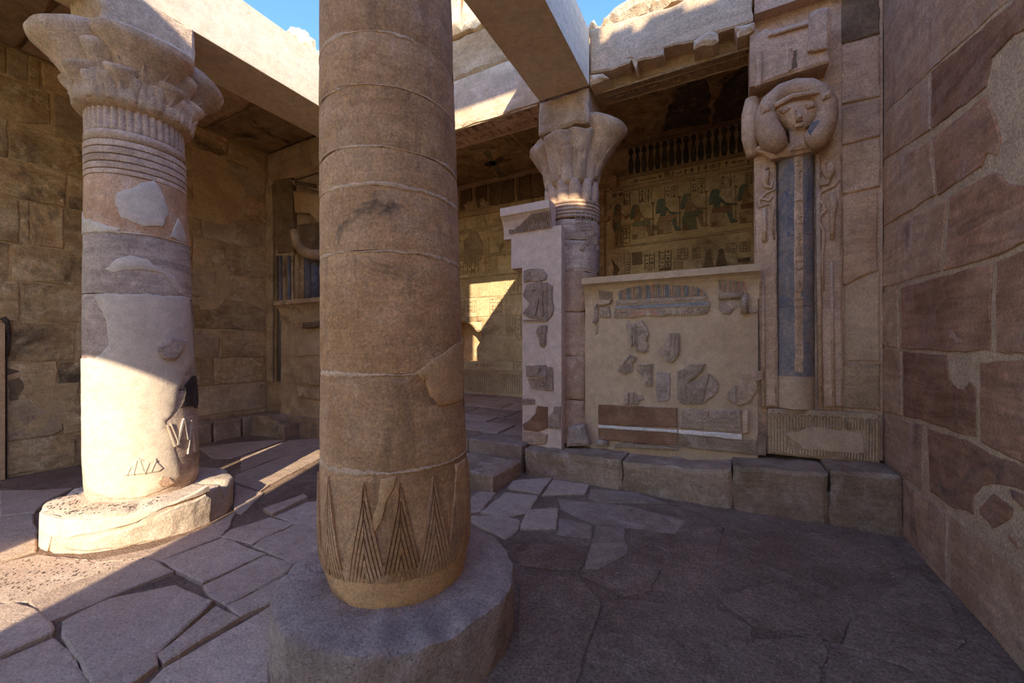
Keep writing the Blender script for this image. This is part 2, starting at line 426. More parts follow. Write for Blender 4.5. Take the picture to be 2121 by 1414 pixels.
def umbel_geo(org, az, tilt, r0, r1, ln, seg=28, lip=.03, squash=1.0, rough=.004, cut=None, sepal=.16, leaves=0):
    "an open papyrus flower: flaring bell with a thick rolled rim, leaning outwards"
    prof = [(0, r0), (.18, r0 * 1.02), (.38, r0 + (r1 - r0) * .16), (.56, r0 + (r1 - r0) * .34), (.72, r0 + (r1 - r0) * .58), (.86, r0 + (r1 - r0) * .82), (.95, r1 * .985),
            (1.0, r1), (1.0 + lip / ln * .7, r1 * .995), (1.0 + lip / ln * 1.25, r1 * .90), (1.0 + lip / ln * 1.35, r1 * .5), (1.0 + lip / ln * 1.35, r1 * .05)]
    ax = Vector((math.cos(az) * math.sin(tilt), math.sin(az) * math.sin(tilt), math.cos(tilt)))
    side = Vector((-math.sin(az), math.cos(az), 0)); up = ax.cross(side).normalized(); V = []; F = []
    for i, (t, r0_) in enumerate(prof):
        for j in range(seg):
            a = 2 * math.pi * j / seg
            r = r0_ * (1 + sepal * max(0, math.cos(a * 4 + .8)) * max(0, 1 - t / .75)) if t < .75 else r0_
            q = Vector(org) + ax * (t * ln) + side * (r * math.cos(a)) + up * (r * math.sin(a) * squash)
            q += Vector((nz3(q.x, q.y, q.z, 7), nz3(q.x, q.y, q.z + 4, 7), nz3(q.x + 3, q.y, q.z, 7))) * rough
            V.append(tuple(q))
    for i in range(len(prof) - 1):
        for j in range(seg):
            k = (j + 1) % seg; F.append((i * seg + j, i * seg + k, (i + 1) * seg + k, (i + 1) * seg + j))
    F.append(tuple(reversed(range(seg)))); F.append(tuple((len(prof) - 1) * seg + j for j in range(seg)))
    if leaves:
        def rad(t):
            for (p0, q0), (p1, q1) in zip(prof, prof[1:]):
                if t <= p1: return q0 + (q1 - q0) * (t - p0) / (p1 - p0)
        for k in range(leaves):
            a0_ = 2 * math.pi * (k + .5) / leaves; n0 = len(V); st = 8
            for i in range(st + 1):
                t = .04 + .62 * i / st; hw = math.pi / leaves * .86 * (1 - (i / st) ** 1.6)
                for da, dh in ((-hw, -.004), (-hw * .86, .007), (0, .013), (hw * .86, .007), (hw, -.004)):
                    a = a0_ + da; r = rad(t) * (1 + sepal * max(0, math.cos(a * 4 + .8)) * max(0, 1 - t / .75)) + dh
                    V.append(tuple(Vector(org) + ax * (t * ln) + side * (r * math.cos(a)) + up * (r * math.sin(a) * squash)))
            for i in range(st):
                for j in range(4):
                    b_ = n0 + i * 5 + j; F.append((b_, b_ + 1, b_ + 6, b_ + 5))
    # side x up = ax orientation check
    if side.cross(up).dot(ax) < 0: F = [tuple(reversed(f)) for f in F]
    return V, F

# ---------------------------------------------------------------- carved signs
def disc(x, y, r, n=8, ry=None): return [(x + r * math.cos(2 * math.pi * i / n), y + (ry or r) * math.sin(2 * math.pi * i / n)) for i in range(n)]
def bx(x0, y0, x1, y1): return [(x0, y0), (x1, y0), (x1, y1), (x0, y1)]
GLY = [
    [bx(.42, .05, .58, .7), [(.42, .7), (.62, .72), (.6, .98), (.45, .95)]],                               # reed leaf
    [[(.02, .45), (.18, .62), (.34, .45), (.5, .62), (.66, .45), (.82, .62), (.98, .45), (.98, .33), (.82, .5), (.66, .33), (.5, .5), (.34, .33), (.18, .5), (.02, .33)]],  # water
    [disc(.5, .5, .3, 10)],                                                                              # disc
    [[(.1, .45), (.35, .62), (.65, .62), (.9, .45), (.65, .34), (.35, .34)]],                                # mouth
    [[(.3, .3), (.62, .34), (.8, .55), (.6, .8), (.5, .95), (.32, .9), (.4, .72), (.28, .5)], bx(.42, .05, .5, .32), [(.1, .25), (.3, .3), (.32, .42)], bx(.42, .02, .64, .1)],  # bird
    [bx(.1, .15, .26, .85), bx(.42, .15, .58, .85), bx(.74, .15, .9, .85)],                                # three strokes
    [bx(.44, .05, .56, .55), bx(.22, .48, .78, .6), disc(.5, .78, .17, 8, .19)],                           # looped cross
    [[(.15, .2), (.85, .2), (.78, .5), (.5, .62), (.22, .5)]],                                             # loaf
    [bx(.3, .05, .45, .9), [(.3, .05), (.85, .05), (.85, .17), (.3, .17)]],                               # leg
    [[(.05, .3), (.3, .42), (.6, .3), (.95, .42), (.95, .54), (.6, .42), (.3, .54), (.05, .42)], disc(.1, .6, .1, 6)],  # snake
    [bx(.1, .4, .9, .52)],                                                                                # bolt
    [bx(.15, .15, .27, .85), bx(.73, .15, .85, .85), bx(.15, .75, .85, .87)],                              # house
    [[(.35, .05), (.65, .05), (.6, .5), (.72, .75), (.5, .98), (.28, .75), (.4, .5)]],                     # jar
    [[(.2, .05), (.7, .05), (.62, .5), (.5, .6), (.36, .5)], disc(.5, .76, .16, 8)],                       # seated person
]
def glyphs(mb, fmap, s0, t0, s1, t1, cols, rows, h=.008, rnd=None, frame=False, fill=.86):
    r = rnd or random
    cw = (s1 - s0) / cols; ch = (t1 - t0) / rows
    for i in range(cols):
        for j in range(rows):
            if r.random() > .93: continue
            g = r.choice(GLY); fl = r.random() < .5
            for p in g:
                q = [(s0 + (i + (.5 + ((1 - a if fl else a) - .5) * fill)) * cw, t0 + (j + (.5 + (b - .5) * fill)) * ch) for a, b in p]
                mb.prism(q, fmap, h)
    if frame:
        e = min(cw, ch) * .08
        for i in range(cols + 1): mb.prism(bx(s0 + i * cw - e, t0, s0 + i * cw + e, t1), fmap, h)

# ================================================================= THE SETTING
def wall_box(name, mat, a, b, label, cat='wall'):
    mb = MB(); mb.box(a, b); o = mb.build(name, mat); return tag(o, label, cat, None, 'structure')
XL, XR, YB = -7.82, 1.30, 7.60
ZC = 5.36
def gz(x, y):            # gentle rise of the court floor towards the back
    return 0.0 if y < 2.3 else min(.06, .06 * (y - 2.3) / 2.0)
def iz(x, y): return .40 + .05 * (y - 4.9)

# floor: one rolling dusty surface, flagstones as children
V = []; F = []; nx, ny = 150, 110
x0, x1, y0, y1 = -8.0, 1.5, -1.6, 4.9
for j in range(ny + 1):
    for i in range(nx + 1):
        x = x0 + (x1 - x0) * i / nx; y = y0 + (y1 - y0) * j / ny
        V.append((x, y, gz(x, y) + .012 * fbm(x, y, 0, 1.1, 5) - .004))
for j in range(ny):
    for i in range(nx):
        a = j * (nx + 1) + i; F.append((a, a + 1, a + nx + 2, a + nx + 1))
floor = mesh('floor', V, F, 'dust', smooth=True)
tag(floor, 'dusty grey-brown paved court floor around the column bases', 'floor', None, 'structure')
FZ = f_up(gz)
def flag(px, h=.022, mat='flag', rough=.004, **k):
    poly = PX(px, on_z, .012)
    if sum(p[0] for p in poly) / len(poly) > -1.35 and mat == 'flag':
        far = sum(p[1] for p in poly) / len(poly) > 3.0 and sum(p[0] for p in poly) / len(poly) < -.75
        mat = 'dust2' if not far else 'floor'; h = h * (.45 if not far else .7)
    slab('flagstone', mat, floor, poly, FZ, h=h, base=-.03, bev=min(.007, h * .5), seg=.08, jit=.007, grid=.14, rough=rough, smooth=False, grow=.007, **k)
for px, h in [
    ([(129,1293),(222,1246),(362,1217),(438,1249),(412,1275),(322,1360),(324,1381),(272,1420),(230,1450),(195,1430),(187,1414),(158,1357),(129,1322)], .034),
    ([(326,1361),(450,1259),(494,1282),(336,1378)], .030),
    ([(470,1260),(592,1196),(640,1180),(640,1215),(564,1250),(498,1279)], .032),
    ([(422,1215),(550,1153),(608,1171),(588,1193),(468,1256),(431,1234)], .028),
    ([(337,1163),(461,1116),(548,1149),(421,1208),(369,1183)], .026),
    ([(460,1112),(476,1099),(561,1073),(607,1086),(542,1116),(522,1129)], .024),
    ([(526,1132),(609,1171),(661,1144),(670,1100),(612,1089),(545,1118)], .027),
    ([(546,1056),(627,1029),(637,1033),(565,1066)], .034),
    ([(570,1070),(637,1042),(670,1040),(670,1100),(614,1086)], .022),
    ([(-20,1258),(32,1255),(73,1268),(113,1309),(109,1315),(0,1363),(-20,1371)], .036),
    ([(307,1156),(358,1185),(190,1254),(103,1290),(74,1264),(60,1250),(160,1205)], .028),
    ([(-20,1378),(111,1324),(144,1354),(180,1416),(150,1440),(-20,1440)], .022),
    ([(340,1386),(497,1296),(562,1258),(562,1330),(556,1440),(290,1440)], .024),
    ([(-20,1172),(80,1150),(200,1168),(300,1156),(150,1206),(58,1247),(30,1250),(-20,1253)], .022),
    ([(84,1149),(200,1160),(320,1135),(430,1090),(486,1061),(472,1092),(458,1109),(336,1160),(300,1154),(200,1166),(80,1152)], .016),
    ([(487,985),(560,960),(650,932),(680,945),(560,1004),(540,1017),(488,998)], .012),
    ([(487,1005),(545,1021),(500,1064),(486,1060)], .012),
    ([(500,950),(600,918),(680,912),(680,930),(560,956),(500,978)], .010),
    ([(414,930),(500,920),(590,916),(500,946),(480,952),(440,950)], .010),
    ([(0,1015),(70,1015),(150,1010),(90,1040),(70,1060),(0,1068)], .014),
    ([(-20,1074),(66,1064),(74,1100),(74,1140),(-20,1166)], .014),
    ([(997,1066),(1048,1028),(1114,1036),(1091,1069),(1054,1077)], .020),
    ([(960,1050),(992,1025),(1026,1028),(996,1064),(960,1070)], .016),
    ([(1051,1019),(1064,1004),(1144,1000),(1133,1011),(1118,1031)], .018),
    ([(1146,1004),(1219,1015),(1211,1032),(1124,1034)], .020),
    ([(1224,1024),(1320,1030),(1380,1052),(1310,1050),(1247,1049),(1221,1040)], .016),
    ([(1079,1092),(1097,1063),(1155,1062),(1152,1102),(1081,1103)], .022),
    ([(1159,1081),(1226,1095),(1222,1120),(1154,1112)], .018),
    ([(960,1074),(1037,1074),(1075,1082),(1074,1100),(1048,1121),(1000,1096)], .016),
    ([(1063,1126),(1219,1136),(1202,1182),(1150,1179),(1076,1170)], .017),
    ([(1158,1041),(1300,1056),(1420,1086),(1400,1112),(1230,1090),(1162,1061)], .008),
    ([(1206,1192),(1290,1166),(1368,1181),(1347,1222),(1289,1235),(1256,1215)], .014),
    ([(1076,1192),(1198,1196),(1244,1250),(1211,1340),(1185,1440),(1078,1440),(1076,1300)], .018),
    ([(1256,1247),(1300,1242),(1480,1261),(1558,1300),(1530,1400),(1460,1440),(1202,1440),(1222,1340)], .012),
    ([(1484,1385),(1518,1325),(1696,1321),(1709,1347),(1690,1414),(1640,1445),(1500,1445)], .020),
    ([(1492,1241),(1640,1202),(1758,1280),(1740,1330),(1562,1296)], .010),
    ([(1302,1062),(1498,1102),(1478,1160),(1400,1178),(1310,1150)], .008),
    ([(1522,1106),(1720,1117),(1850,1132),(1872,1180),(1700,1238),(1562,1180)], .008),
    ([(1236,1095),(1290,1100),(1300,1150),(1236,1180),(1212,1178),(1228,1130)], .012),
    ([(1765,1285),(1900,1190),(1960,1250),(2000,1330),(1900,1390),(1750,1335)], .007),
    ([(1720,1350),(1890,1398),(1960,1345),(2060,1400),(2080,1445),(1700,1445)], .007),
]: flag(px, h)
# pebbles and crumbs
GZ = ground([floor] + list(floor.children))
mb = MB(); rnd = random.Random(3)
for k in range(150):
    u = rnd.uniform(1080, 2060); v = rnd.uniform(1120, 1410)
    x, y = on_z(u, v, 0.0)
    if x > XR - .04: continue
    r = rnd.uniform(.0025, .006) * (1.6 if rnd.random() < .1 else 1)
    z = GZ(x, y)
    if z is None: continue
    P = [(x + r * math.cos(a) * rnd.uniform(.7, 1.3), y + r * math.sin(a) * rnd.uniform(.7, 1.3)) for a in (0, 1.2, 2.5, 3.8, 5.1)]
    mb.prism(P, f_up(z), r * .7, base=-.004)
mb.build('pebbles', 'pebble', floor, kind='stuff', label='pale grit and pebbles on the floor')

# inner (raised) floor behind the columns
mb = MB()
V = []; F = []
for j in range(13):
    for i in range(25):
        x = -8 + 9.4 * i / 24; y = 4.75 + 3.0 * j / 12; V.append((x, y, iz(x, y) - .006 + .004 * fbm(x, y, 3, 1.5)))
for j in range(12):
    for i in range(24):
        a = j * 25 + i; F.append((a, a + 1, a + 26, a + 25))
infloor = mesh('floor', V, F, 'dust', smooth=True)
tag(infloor, 'raised paved floor of the inner hall beyond the doorway', 'floor', None, 'structure')
rnd = random.Random(11)
y = 4.8
while y < 7.5:
    dy = rnd.uniform(.42, .6); x = -5.9 + rnd.uniform(0, .5)
    while x < -1.9:
        dx = rnd.uniform(.5, .95)
        g = .012
        P = [(x + g, y + g), (x + dx - g, y + g + rnd.uniform(-.02, .02)), (x + dx - g, min(7.58, y + dy - g)), (x + g, min(7.58, y + dy - g))]
        slab('flagstone', 'floor' if rnd.random() < .3 else 'flag', infloor, P, f_up(iz), h=rnd.uniform(.012, .03), base=-.02, bev=.006, seg=.2, jit=.008, rough=.003)
        x += dx
    y += dy

# right wall ------------------------------------------------------------
wr = wall_box('wall_right', 'mortar', (XR, -1.9, -.1), (XR + .5, YB + .4, 5.45), 'red-brown sandstone block wall with pale mortar on the right')
FR = f_right(XR)
RB = [  # outlines on the photograph's wall face, material
    ([(1828,-80),(2060,-80),(2094,-2),(1835,231)], 'redpale'),
    ([(2150,-60),(2097,6),(1932,148),(1932,152),(1933,266),(2043,182),(2056,120),(2100,76),(2170,36)], 'red'),
    ([(1835,246),(1927,158),(1929,268),(1830,331)], 'redpale'),
    ([(1831,344),(1928,291),(1940,401),(1833,469)], 'redpale'),
    ([(1934,286),(2046,196),(2060,232),(2075,285),(2069,322),(2046,316),(2036,344),(1946,402)], 'red'),
    ([(1833,482),(1963,412),(1949,561),(1868,584),(1827,596)], 'redpale'),
    ([(1971,407),(2061,354),(2090,378),(2170,386),(2170,482),(2121,503),(2062,532),(1957,560)], 'red'),
    ([(1827,607),(1860,598),(1863,721),(1827,713)], 'redpale'),
    ([(1868,596),(1952,571),(2057,543),(2053,727),(1964,729),(1870,721)], 'red'),
    ([(2068,542),(2121,517),(2170,495),(2170,737),(2066,728)], 'red'),
    ([(1827,720),(1869,728),(1869,861),(1827,849)], 'redpale'),
    ([(1873,728),(1962,736),(1967,786),(1985,804),(1998,806),(2010,791),(2023,802),(2023,906),(2000,902),(1920,872),(1873,861)], 'red'),
    ([(2031,750),(2121,746),(2170,750),(2170,978),(2121,958),(2057,928),(2033,914)], 'red'),
    ([(1827,856),(1915,881),(1912,1016),(1851,968),(1829,948)], 'redpale'),
    ([(1922,886),(2000,911),(2053,939),(2121,967),(2170,988),(2170,1040),(2105,1008),(2060,1003),(2036,1006),(2019,1026),(2018,1066),(2000,1056),(1975,1051),(1927,1019)], 'red'),
    ([(2029,1050),(2058,1019),(2100,1056),(2094,1072),(2076,1084),(2058,1095),(2031,1066)], 'red'),
    ([(2096,1014),(2140,1032),(2170,1050),(2170,1075),(2118,1048),(2100,1034)], 'red'),
    ([(2088,1105),(2113,1126),(2110,1138),(2090,1121)], 'red'),
    ([(1971,1069),(2020,1107),(2121,1187),(2170,1222),(2170,1436),(2113,1375),(2012,1269),(1971,1222)], 'redpale'),
    ([(1856,986),(1913,1027),(1963,1064),(1963,1213),(1900,1146),(1863,1098)], 'redpale'),
]
for px, m in RB:
    slab('stone_block', m, wr, PX(px, on_x, XR), FR, h=.005 + random.uniform(0, .006), base=-.02, bev=.004, seg=.07, jit=.006, grid=.12, rough=.004)
# courses above the picture and towards the camera, and inside the inner hall
for (z0, z1) in ((4.95, 5.42),):
    s = .6
    while s < 4.8:
        e = min(4.84, s + random.uniform(.7, 1.2))
        slab('stone_block', 'redpale', wr, [(s + .01, z0 + .01), (e - .01, z0 + .01), (e - .01, z1 - .01), (s + .01, z1 - .01)], FR, h=.015, seg=.25, jit=.006)
        s = e

# left wall -------------------------------------------------------------
wl = wall_box('wall_left', 'wallmortar', (XL - .5, -1.9, -.1), (XL, YB + .4, 5.95), 'brown weathered sandstone block wall on the left behind the sunlit column')
FL = f_left(XL)
LV = [.02, .44, .95, 1.42, 1.92, 2.44, 2.91, 3.47, 3.95, 4.42, 4.96, 5.32]
rnd = random.Random(21)
def left_joint(u, v): return on_x(u, v, XL)[0]
special = {4: [left_joint(42, 630)], 5: [left_joint(20, 545)], 6: [left_joint(39, 460), left_joint(64, 460), left_joint(131, 460)],
           9: [left_joint(107, 230)], 10: [left_joint(14, 120), left_joint(58, 140), left_joint(85, 150)]}
for i in range(len(LV) - 1):
    z0, z1 = LV[i], LV[i + 1]
    js = [.55]
    for q in special.get(i, []): js.append(q)
    if 0 < i < 11 and i not in special: js.append(rnd.uniform(1.0, 1.5))
    s = max(js) + rnd.uniform(.5, .9)
    while s < 4.1: js.append(s); s += rnd.uniform(.5, 1.05)
    js.append(4.56); js = sorted(js)
    for a, b in zip(js, js[1:]):
        if b - a < .08: continue
        g = rnd.uniform(.006, .016)
        jj = lambda: rnd.uniform(-.012, .012)
        P = [(a + g, z0 + g + jj()), (b - g, z0 + g + jj()), (b - g + jj(), z1 - g + jj()), (a + g + jj(), z1 - g + jj())]
        if rnd.random() < .3:      # a corner knocked off and filled with mortar
            c = rnd.randrange(4); q = P[c]; p = P[c - 1]; r = P[(c + 1) % 4]; f = rnd.uniform(.1, .3)
            P[c:c + 1] = [(q[0] + (p[0] - q[0]) * f, q[1] + (p[1] - q[1]) * f), (q[0] + (r[0] - q[0]) * f, q[1] + (r[1] - q[1]) * f)]
        slab('stone_block', 'wall' if rnd.random() < .8 else 'relief', wl, P, FL, h=rnd.uniform(.008, .026), base=-.02, bev=.009, seg=.12, jit=.010, grid=.22, rough=.010)
# smooth plastered areas low on the wall
for px in ([(408,560),(470,545),(480,600),(450,640),(412,640)], [(396,300),(470,330),(520,420),(480,470),(400,450)], [(0,760),(60,762),(100,800),(160,790),(160,870),(90,890),(14,905)]):
    slab('plaster_patch', 'wallmortar', wl, PX(px, on_x, XL), FL, h=.022, seg=.06, jit=.02, grid=.15, rough=.004, bev=.004)
# sooty smear near the door post
slab('soot_stain', 'reliefdark', wl, PX([(14,760),(40,770),(46,800),(40,825),(26,832),(14,828)], on_x, XL), FL, h=.026, seg=.03, jit=.02, bev=.003)
# low stone ledge along the foot of the left wall
led = thing('stone_ledge', 'low rough stone ledge along the foot of the left wall, far corner', 'ledge', (-7.6, 3.4, 0))
s = 2.0
for e, zt in ((2.75, .36), (3.15, .38), (3.5, .36), (3.95, .37), (4.5, .38)):
    P = [(s + .012, .02), (e - .012, .02), (e - .012, zt), (s + .012, zt + random.uniform(-.02, .02))]
    V, F = slab_geo(P, f_left(-7.50), h=.02, base=-.33, bev=.02, seg=.1, jit=.012, grid=.14, rough=.012)
    mesh('stone_block', V, F, 'bench', led); s = e
V, F = slab_geo([(-7.48, .02), (-6.5, .02), (-6.5, .30), (-7.0, .40), (-7.46, .40)], f_y(4.10), h=.02, base=-.35, bev=.02, seg=.1, jit=.015, grid=.14, rough=.015)
mesh('stone_block', V, F, 'bench', led)

# added unseen facade behind the viewer: doorway, openings and top cut to shape sunlight
wf = MB()
YF1 = -7.5; YF0 = YF1 - .4
DX, DZ = (-1.5 - YF1) * .4621, (-1.5 - YF1) * .5515
def fb(xa, xb, za, zb): wf.box((xa + DX, YF0, -.1 if za < 0 else za + DZ), (xb + DX, YF1, zb + DZ))
fb(-11, -3.86, -1, 6.42); fb(-2.37, -1.65, -1, 6.42); fb(-3.86, -2.37, 3.28, 6.42)
fb(-1.65, -.92, -1, 9.5); fb(-.92, -.1, -1, 6.35); fb(-.1, .62, -1, 6.95); fb(-.92, .62, 8.52, 9.5)
fb(.62, .80, -1, 9.5); fb(.80, 1.55, -1, 6.82); fb(.80, 1.55, 7.15, 9.0); fb(1.55, 6.5, -1, 8.50)
rnd = random.Random(31); x = 1.55
while x < 6.4:
    e = x + rnd.uniform(.12, .45); fb(x, e, 8.50, 8.50 + rnd.uniform(.02, .16)); x = e
o = wf.build('wall_sun_blocker', 'wall'); tag(o, 'unseen sandstone facade with a doorway, added behind the viewer to shape sun and shade', 'wall', None, 'structure')
mb = MB(); mb.box((-9, -8.2, -.3), (9.5, -1.58, -.012)); o = mb.build('floor', 'dust'); tag(o, 'dusty forecourt ground behind the viewer', 'floor', None, 'structure')

# back wall of the inner hall with a broken niche
wb = MB()
NX0, NX1, NZ0, NZ1 = -5.6, -4.83, 1.30, 2.20
for a, b in (((-8.3, YB, .2), (NX0, YB + .5, 5.6)), ((NX1, YB, .2), (1.8, YB + .5, 5.6)), ((NX0, YB, .2), (NX1, YB + .5, NZ0)), ((NX0, YB, NZ1), (NX1, YB + .5, 5.6)), ((NX0, YB + .42, NZ0), (NX1, YB + .5, NZ1))):
    wb.box(a, b)
wb = wb.build('wall_back', 'backwall'); tag(wb, 'carved and painted back wall of the inner hall', 'wall', None, 'structure')
FB = f_y(YB)
# rough edge of the broken niche
for P in ([(-4.83, 1.3), (-4.70, 1.3), (-4.72, 1.45), (-4.80, 1.55), (-4.72, 1.7), (-4.86, 1.8), (-4.95, 1.62), (-5.05, 1.42), (-5.02, 1.3)], [(-4.83, 2.2), (-4.83, 1.95), (-4.98, 1.97), (-5.1, 2.1), (-5.3, 2.2)]):
    slab('broken_stone', 'backwall', wb, P, f_y(YB + .16), h=.17, base=-.16, bev=.03, seg=.06, jit=.02, grid=.08, rough=.03)
# course blocks on the stretch seen through the doorway
for z0, z1, xs in ((.56, .62, None), (1.10, 1.30, (-4.65, -4.0, -3.3, -2.6)), (1.30, 1.78, (-4.0, -3.45, -2.75, -2.0)), (1.78, 2.3, (-4.2, -3.8, -3.0, -2.2)), (2.3, 2.75, (-5.6, -4.9, -4.2, -3.4, -2.5)), (2.75, 3.2, (-5.6, -4.6, -3.9, -3.2, -2.4)), (3.2, 3.6, (-5.8, -5.1, -4.4, -3.7, -3.0, -2.4))):
    if not xs: continue
    for a, b in zip(xs, xs[1:]):
        slab('wall_block', 'backwall', wb, [(a + .006, z0 + .006), (b - .006, z0 + .006), (b - .006, z1 - .006), (a + .006, z1 - .006)], FB, h=.010 + random.uniform(0, .005), seg=.3, jit=.003, bev=.004)
# reeds of the dado
mb = MB()
x = -5.7
while x < -2.2:
    mb.prism(bx(x, .60, x + .028, 1.02), FB, .010); x += .055
mb.build('dado_reeds', 'relief', wb, kind='stuff')
mb = MB()
for z in (1.03, 1.075): mb.prism(bx(-5.7, z, -2.2, z + .022), FB, .014)
glyphs(mb, FB, -5.0, 1.16, -2.4, 1.27, 28, 1, h=.016)
mb.build('dado_band', 'relief', wb, kind='stuff')
# registers of signs seen through the doorway gap
FB2 = f_y(YB - .016)
mb = MB(); rnd = random.Random(4)
for (xa, za, xb, zb, c, r) in ((-5.5, 2.40, -4.95, 2.70, 5, 3), (-4.6, 2.35, -4.3, 2.72, 2, 5), (-4.2, 2.82, -3.4, 3.12, 8, 3), (-5.4, 3.28, -4.9, 3.55, 5, 2), (-4.7, 3.26, -4.45, 3.58, 2, 3), (-4.1, 1.84, -3.7, 2.25, 3, 4), (-3.7, 2.36, -3.3, 2.7, 4, 3)):
    glyphs(mb, FB2, xa, za, xb, zb, c, r, h=.010, rnd=rnd, frame=True)
mb.build('carved_signs', 'relief', wb, kind='stuff', label='rows of small carved signs')
for (xa, za, xb, zb) in ((-5.75, 3.62, -2.2, 3.70), (-5.75, 3.18, -2.2, 3.215), (-5.75, 4.22, -2.2, 4.30), (-5.75, 2.735, -2.3, 2.76)):
    slab('register_band', 'relief', wb, bx(xa, za, xb, zb), FB, h=.022, seg=.6, jit=.003, bev=.005)
# striding and enthroned figures in low relief
def standing(x, z, k, flip=1):
    o = None
    parts = {'skin': [[(-.10, 1.0), (.06, 1.02), (.10, .86), (.06, .72), (-.06, .70), (-.12, .86)], [(.06, 1.0), (.14, .92), (.22, .78), (.34, .86), (.33, .92), (.22, .85), (.12, .98)], [(-.12, .98), (-.08, .95), (-.12, .74), (-.10, .56), (-.15, .56), (-.17, .74)],
                      [(-.08, .48), (0, .48), (-.03, .06), (-.10, .04)], [(0, .48), (.10, .46), (.12, .05), (.05, .05)], [(-.10, 0), (.06, 0), (.02, .05), (-.09, .06)], [(.05, 0), (.22, 0), (.16, .05), (.05, .06)], [(-.02, 1.02), (.06, 1.02), (.09, 1.10), (.07, 1.19), (-.02, 1.2)]],
             'green': [[(-.08, .72), (.08, .72), (.13, .44), (-.11, .44)]], 'wig': [[(-.09, .98), (-.02, 1.0), (0, 1.1), (.0, 1.2), (.06, 1.21), (.03, 1.25), (-.06, 1.24), (-.10, 1.15)]]}
    root = None
    for m, ps in parts.items():
        mb = MB()
        for p in ps: mb.prism([(x + flip * a * k, z + b * k) for a, b in p], FB, .030)
        if root is None: root = mb.build('relief_figure', m, wb, label='standing carved figure with raised arm')
        else: mb.build({'green': 'kilt', 'wig': 'wig'}[m], m, root)
    return root
def seated(x, z, k, skin='skin', seat='relief', skirt='green'):
    sc = 1 / 435.0
    def T(p): return [(x + (a - 1110) * sc * k, z + (710 - b) * sc * k) for a, b in p]
    mb = MB()
    for p in ([(1150,370),(1205,365),(1225,380),(1215,450),(1200,500),(1150,500),(1140,430)], [(1205,370),(1230,390),(1275,452),(1390,475),(1390,490),(1268,472),(1222,420)], [(1165,298),(1200,300),(1207,335),(1196,352),(1200,368),(1163,370)], [(1265,525),(1335,525),(1345,640),(1395,680),(1390,690),(1325,690),(1308,640),(1280,560)], [(1150,440),(1170,430),(1215,490),(1330,480),(1335,492),(1205,505)]): mb.prism(T(p), FB, .030)
    root = mb.build('relief_figure', skin, wb, label='enthroned carved figure facing right')
    mb = MB(); mb.prism(T([(1130,275),(1150,268),(1190,275),(1206,300),(1170,302),(1165,350),(1150,390),(1130,440),(1098,445),(1094,400),(1112,310)]), FB, .036); mb.build('wig', 'wig', root)
    mb = MB(); mb.prism(T([(1130,495),(1340,490),(1345,530),(1270,560),(1128,545)]), FB, .032); mb.build('kilt', skirt, root)
    mb = MB(); mb.prism(T([(1108,548),(1265,545),(1272,640),(1276,712),(1112,712)]), FB, .022); mb.build('throne', seat, root)
    mb = MB(); mb.prism(T([(1125,655),(1185,655),(1185,705),(1125,705)]), FB, .026); mb.build('throne_panel', 'panelred', root)
    mb = MB(); mb.prism(T([(1371,285),(1379,285),(1380,690),(1372,690)]), FB, .024); mb.prism(T([(1362,268),(1390,276),(1392,288),(1362,286)]), FB, .024); mb.build('staff', 'reliefdark', root)
def at_fig(cx, cy): return on_y(1230 + cx * .165, 360 + cy * .165, YB)
kf = .165 * 435 / FPX * (YB / ray(1420, 470)[1])
for (cx, cy, sk, st, kl) in ((475, 825, 'skin', 'relief', 'green'), (795, 762, 'wig', 'relief', 'skin'), (1110, 712, 'skin', 'green', 'green'), (1462, 668, 'wig', 'relief', 'panelred'), (1822, 625, 'skin', 'relief', 'panelred'), (2150, 590, 'skin', 'green', 'green')):
    x, z = at_fig(cx, cy); seated(x, z, kf * 1.02, sk, st, kl)
x, z = at_fig(300, 920); standing(x, z, kf * 1.06)
# register ground lines, sign columns over the figures
for (a, b, t) in (((180, 930), (2010, 665), .03), ((460, 905), (2010, 700), .02)):
    xa, za = at_fig(*a); xb, zb = at_fig(*b)
    slab('register_line', 'relief', wb, [(xa, za - t), (xb, zb - t), (xb, zb), (xa, za)], FB, h=.012, seg=.4, jit=.002, bev=.003)
mb = MB(); rnd = random.Random(5)
for (a, b, c, d, nc, nr) in ((570, 200, 725, 370, 2, 6), (890, 150, 1050, 320, 2, 6), (1215, 60, 1395, 270, 2, 7), (1570, 20, 1765, 190, 2, 6), (1900, -20, 2000, 140, 2, 6), (370, 640, 450, 890, 1, 8), (240, 200, 360, 300, 3, 2), (380, 240, 450, 400, 1, 4),
                         (300, 1000, 380, 1180, 1, 6), (395, 990, 455, 1260, 1, 8), (640, 1000, 760, 1200, 2, 4), (820, 960, 970, 1180, 2, 5), (1050, 930, 1180, 1090, 3, 4), (1240, 920, 1330, 1070, 2, 4), (1660, 860, 1790, 1000, 3, 4), (1830, 850, 1960, 990, 3, 4)):
    xa, za = at_fig(a, d); xb, zb = at_fig(c, d); _, zt = at_fig((a + c) / 2, b)
    glyphs(mb, FB, xa, za, xb, zt, nc, nr, h=.016, rnd=rnd, frame=True, fill=.8)
mb.build('carved_signs', 'reliefdark', wb, kind='stuff', label='columns of painted signs above the seated figures')
for (a, b, c, d, m) in ((480, 980, 605, 1150, 'reliefdark'), (820, 1170, 970, 1215, 'reliefdark'), (1395, 1080, 1480, 1165, 'reliefdark'), (1000, 1100, 1120, 1200, 'relief'), (1560, 1060, 1640, 1150, 'reliefdark'), (1810, 1050, 1960, 1110, 'reliefdark')):
    xa, za = at_fig(a, d); xb, zb = at_fig(c, b)
    slab('relief_block', m, wb, bx(xa, za, xb, zb), FB, h=.02, seg=.08, jit=.01, bev=.006)
x, z = at_fig(700, 1180); mb = MB()
mb.prism(disc(x, z, .055, 16), FB, .02); mb.build('relief_disc', 'skin', wb)
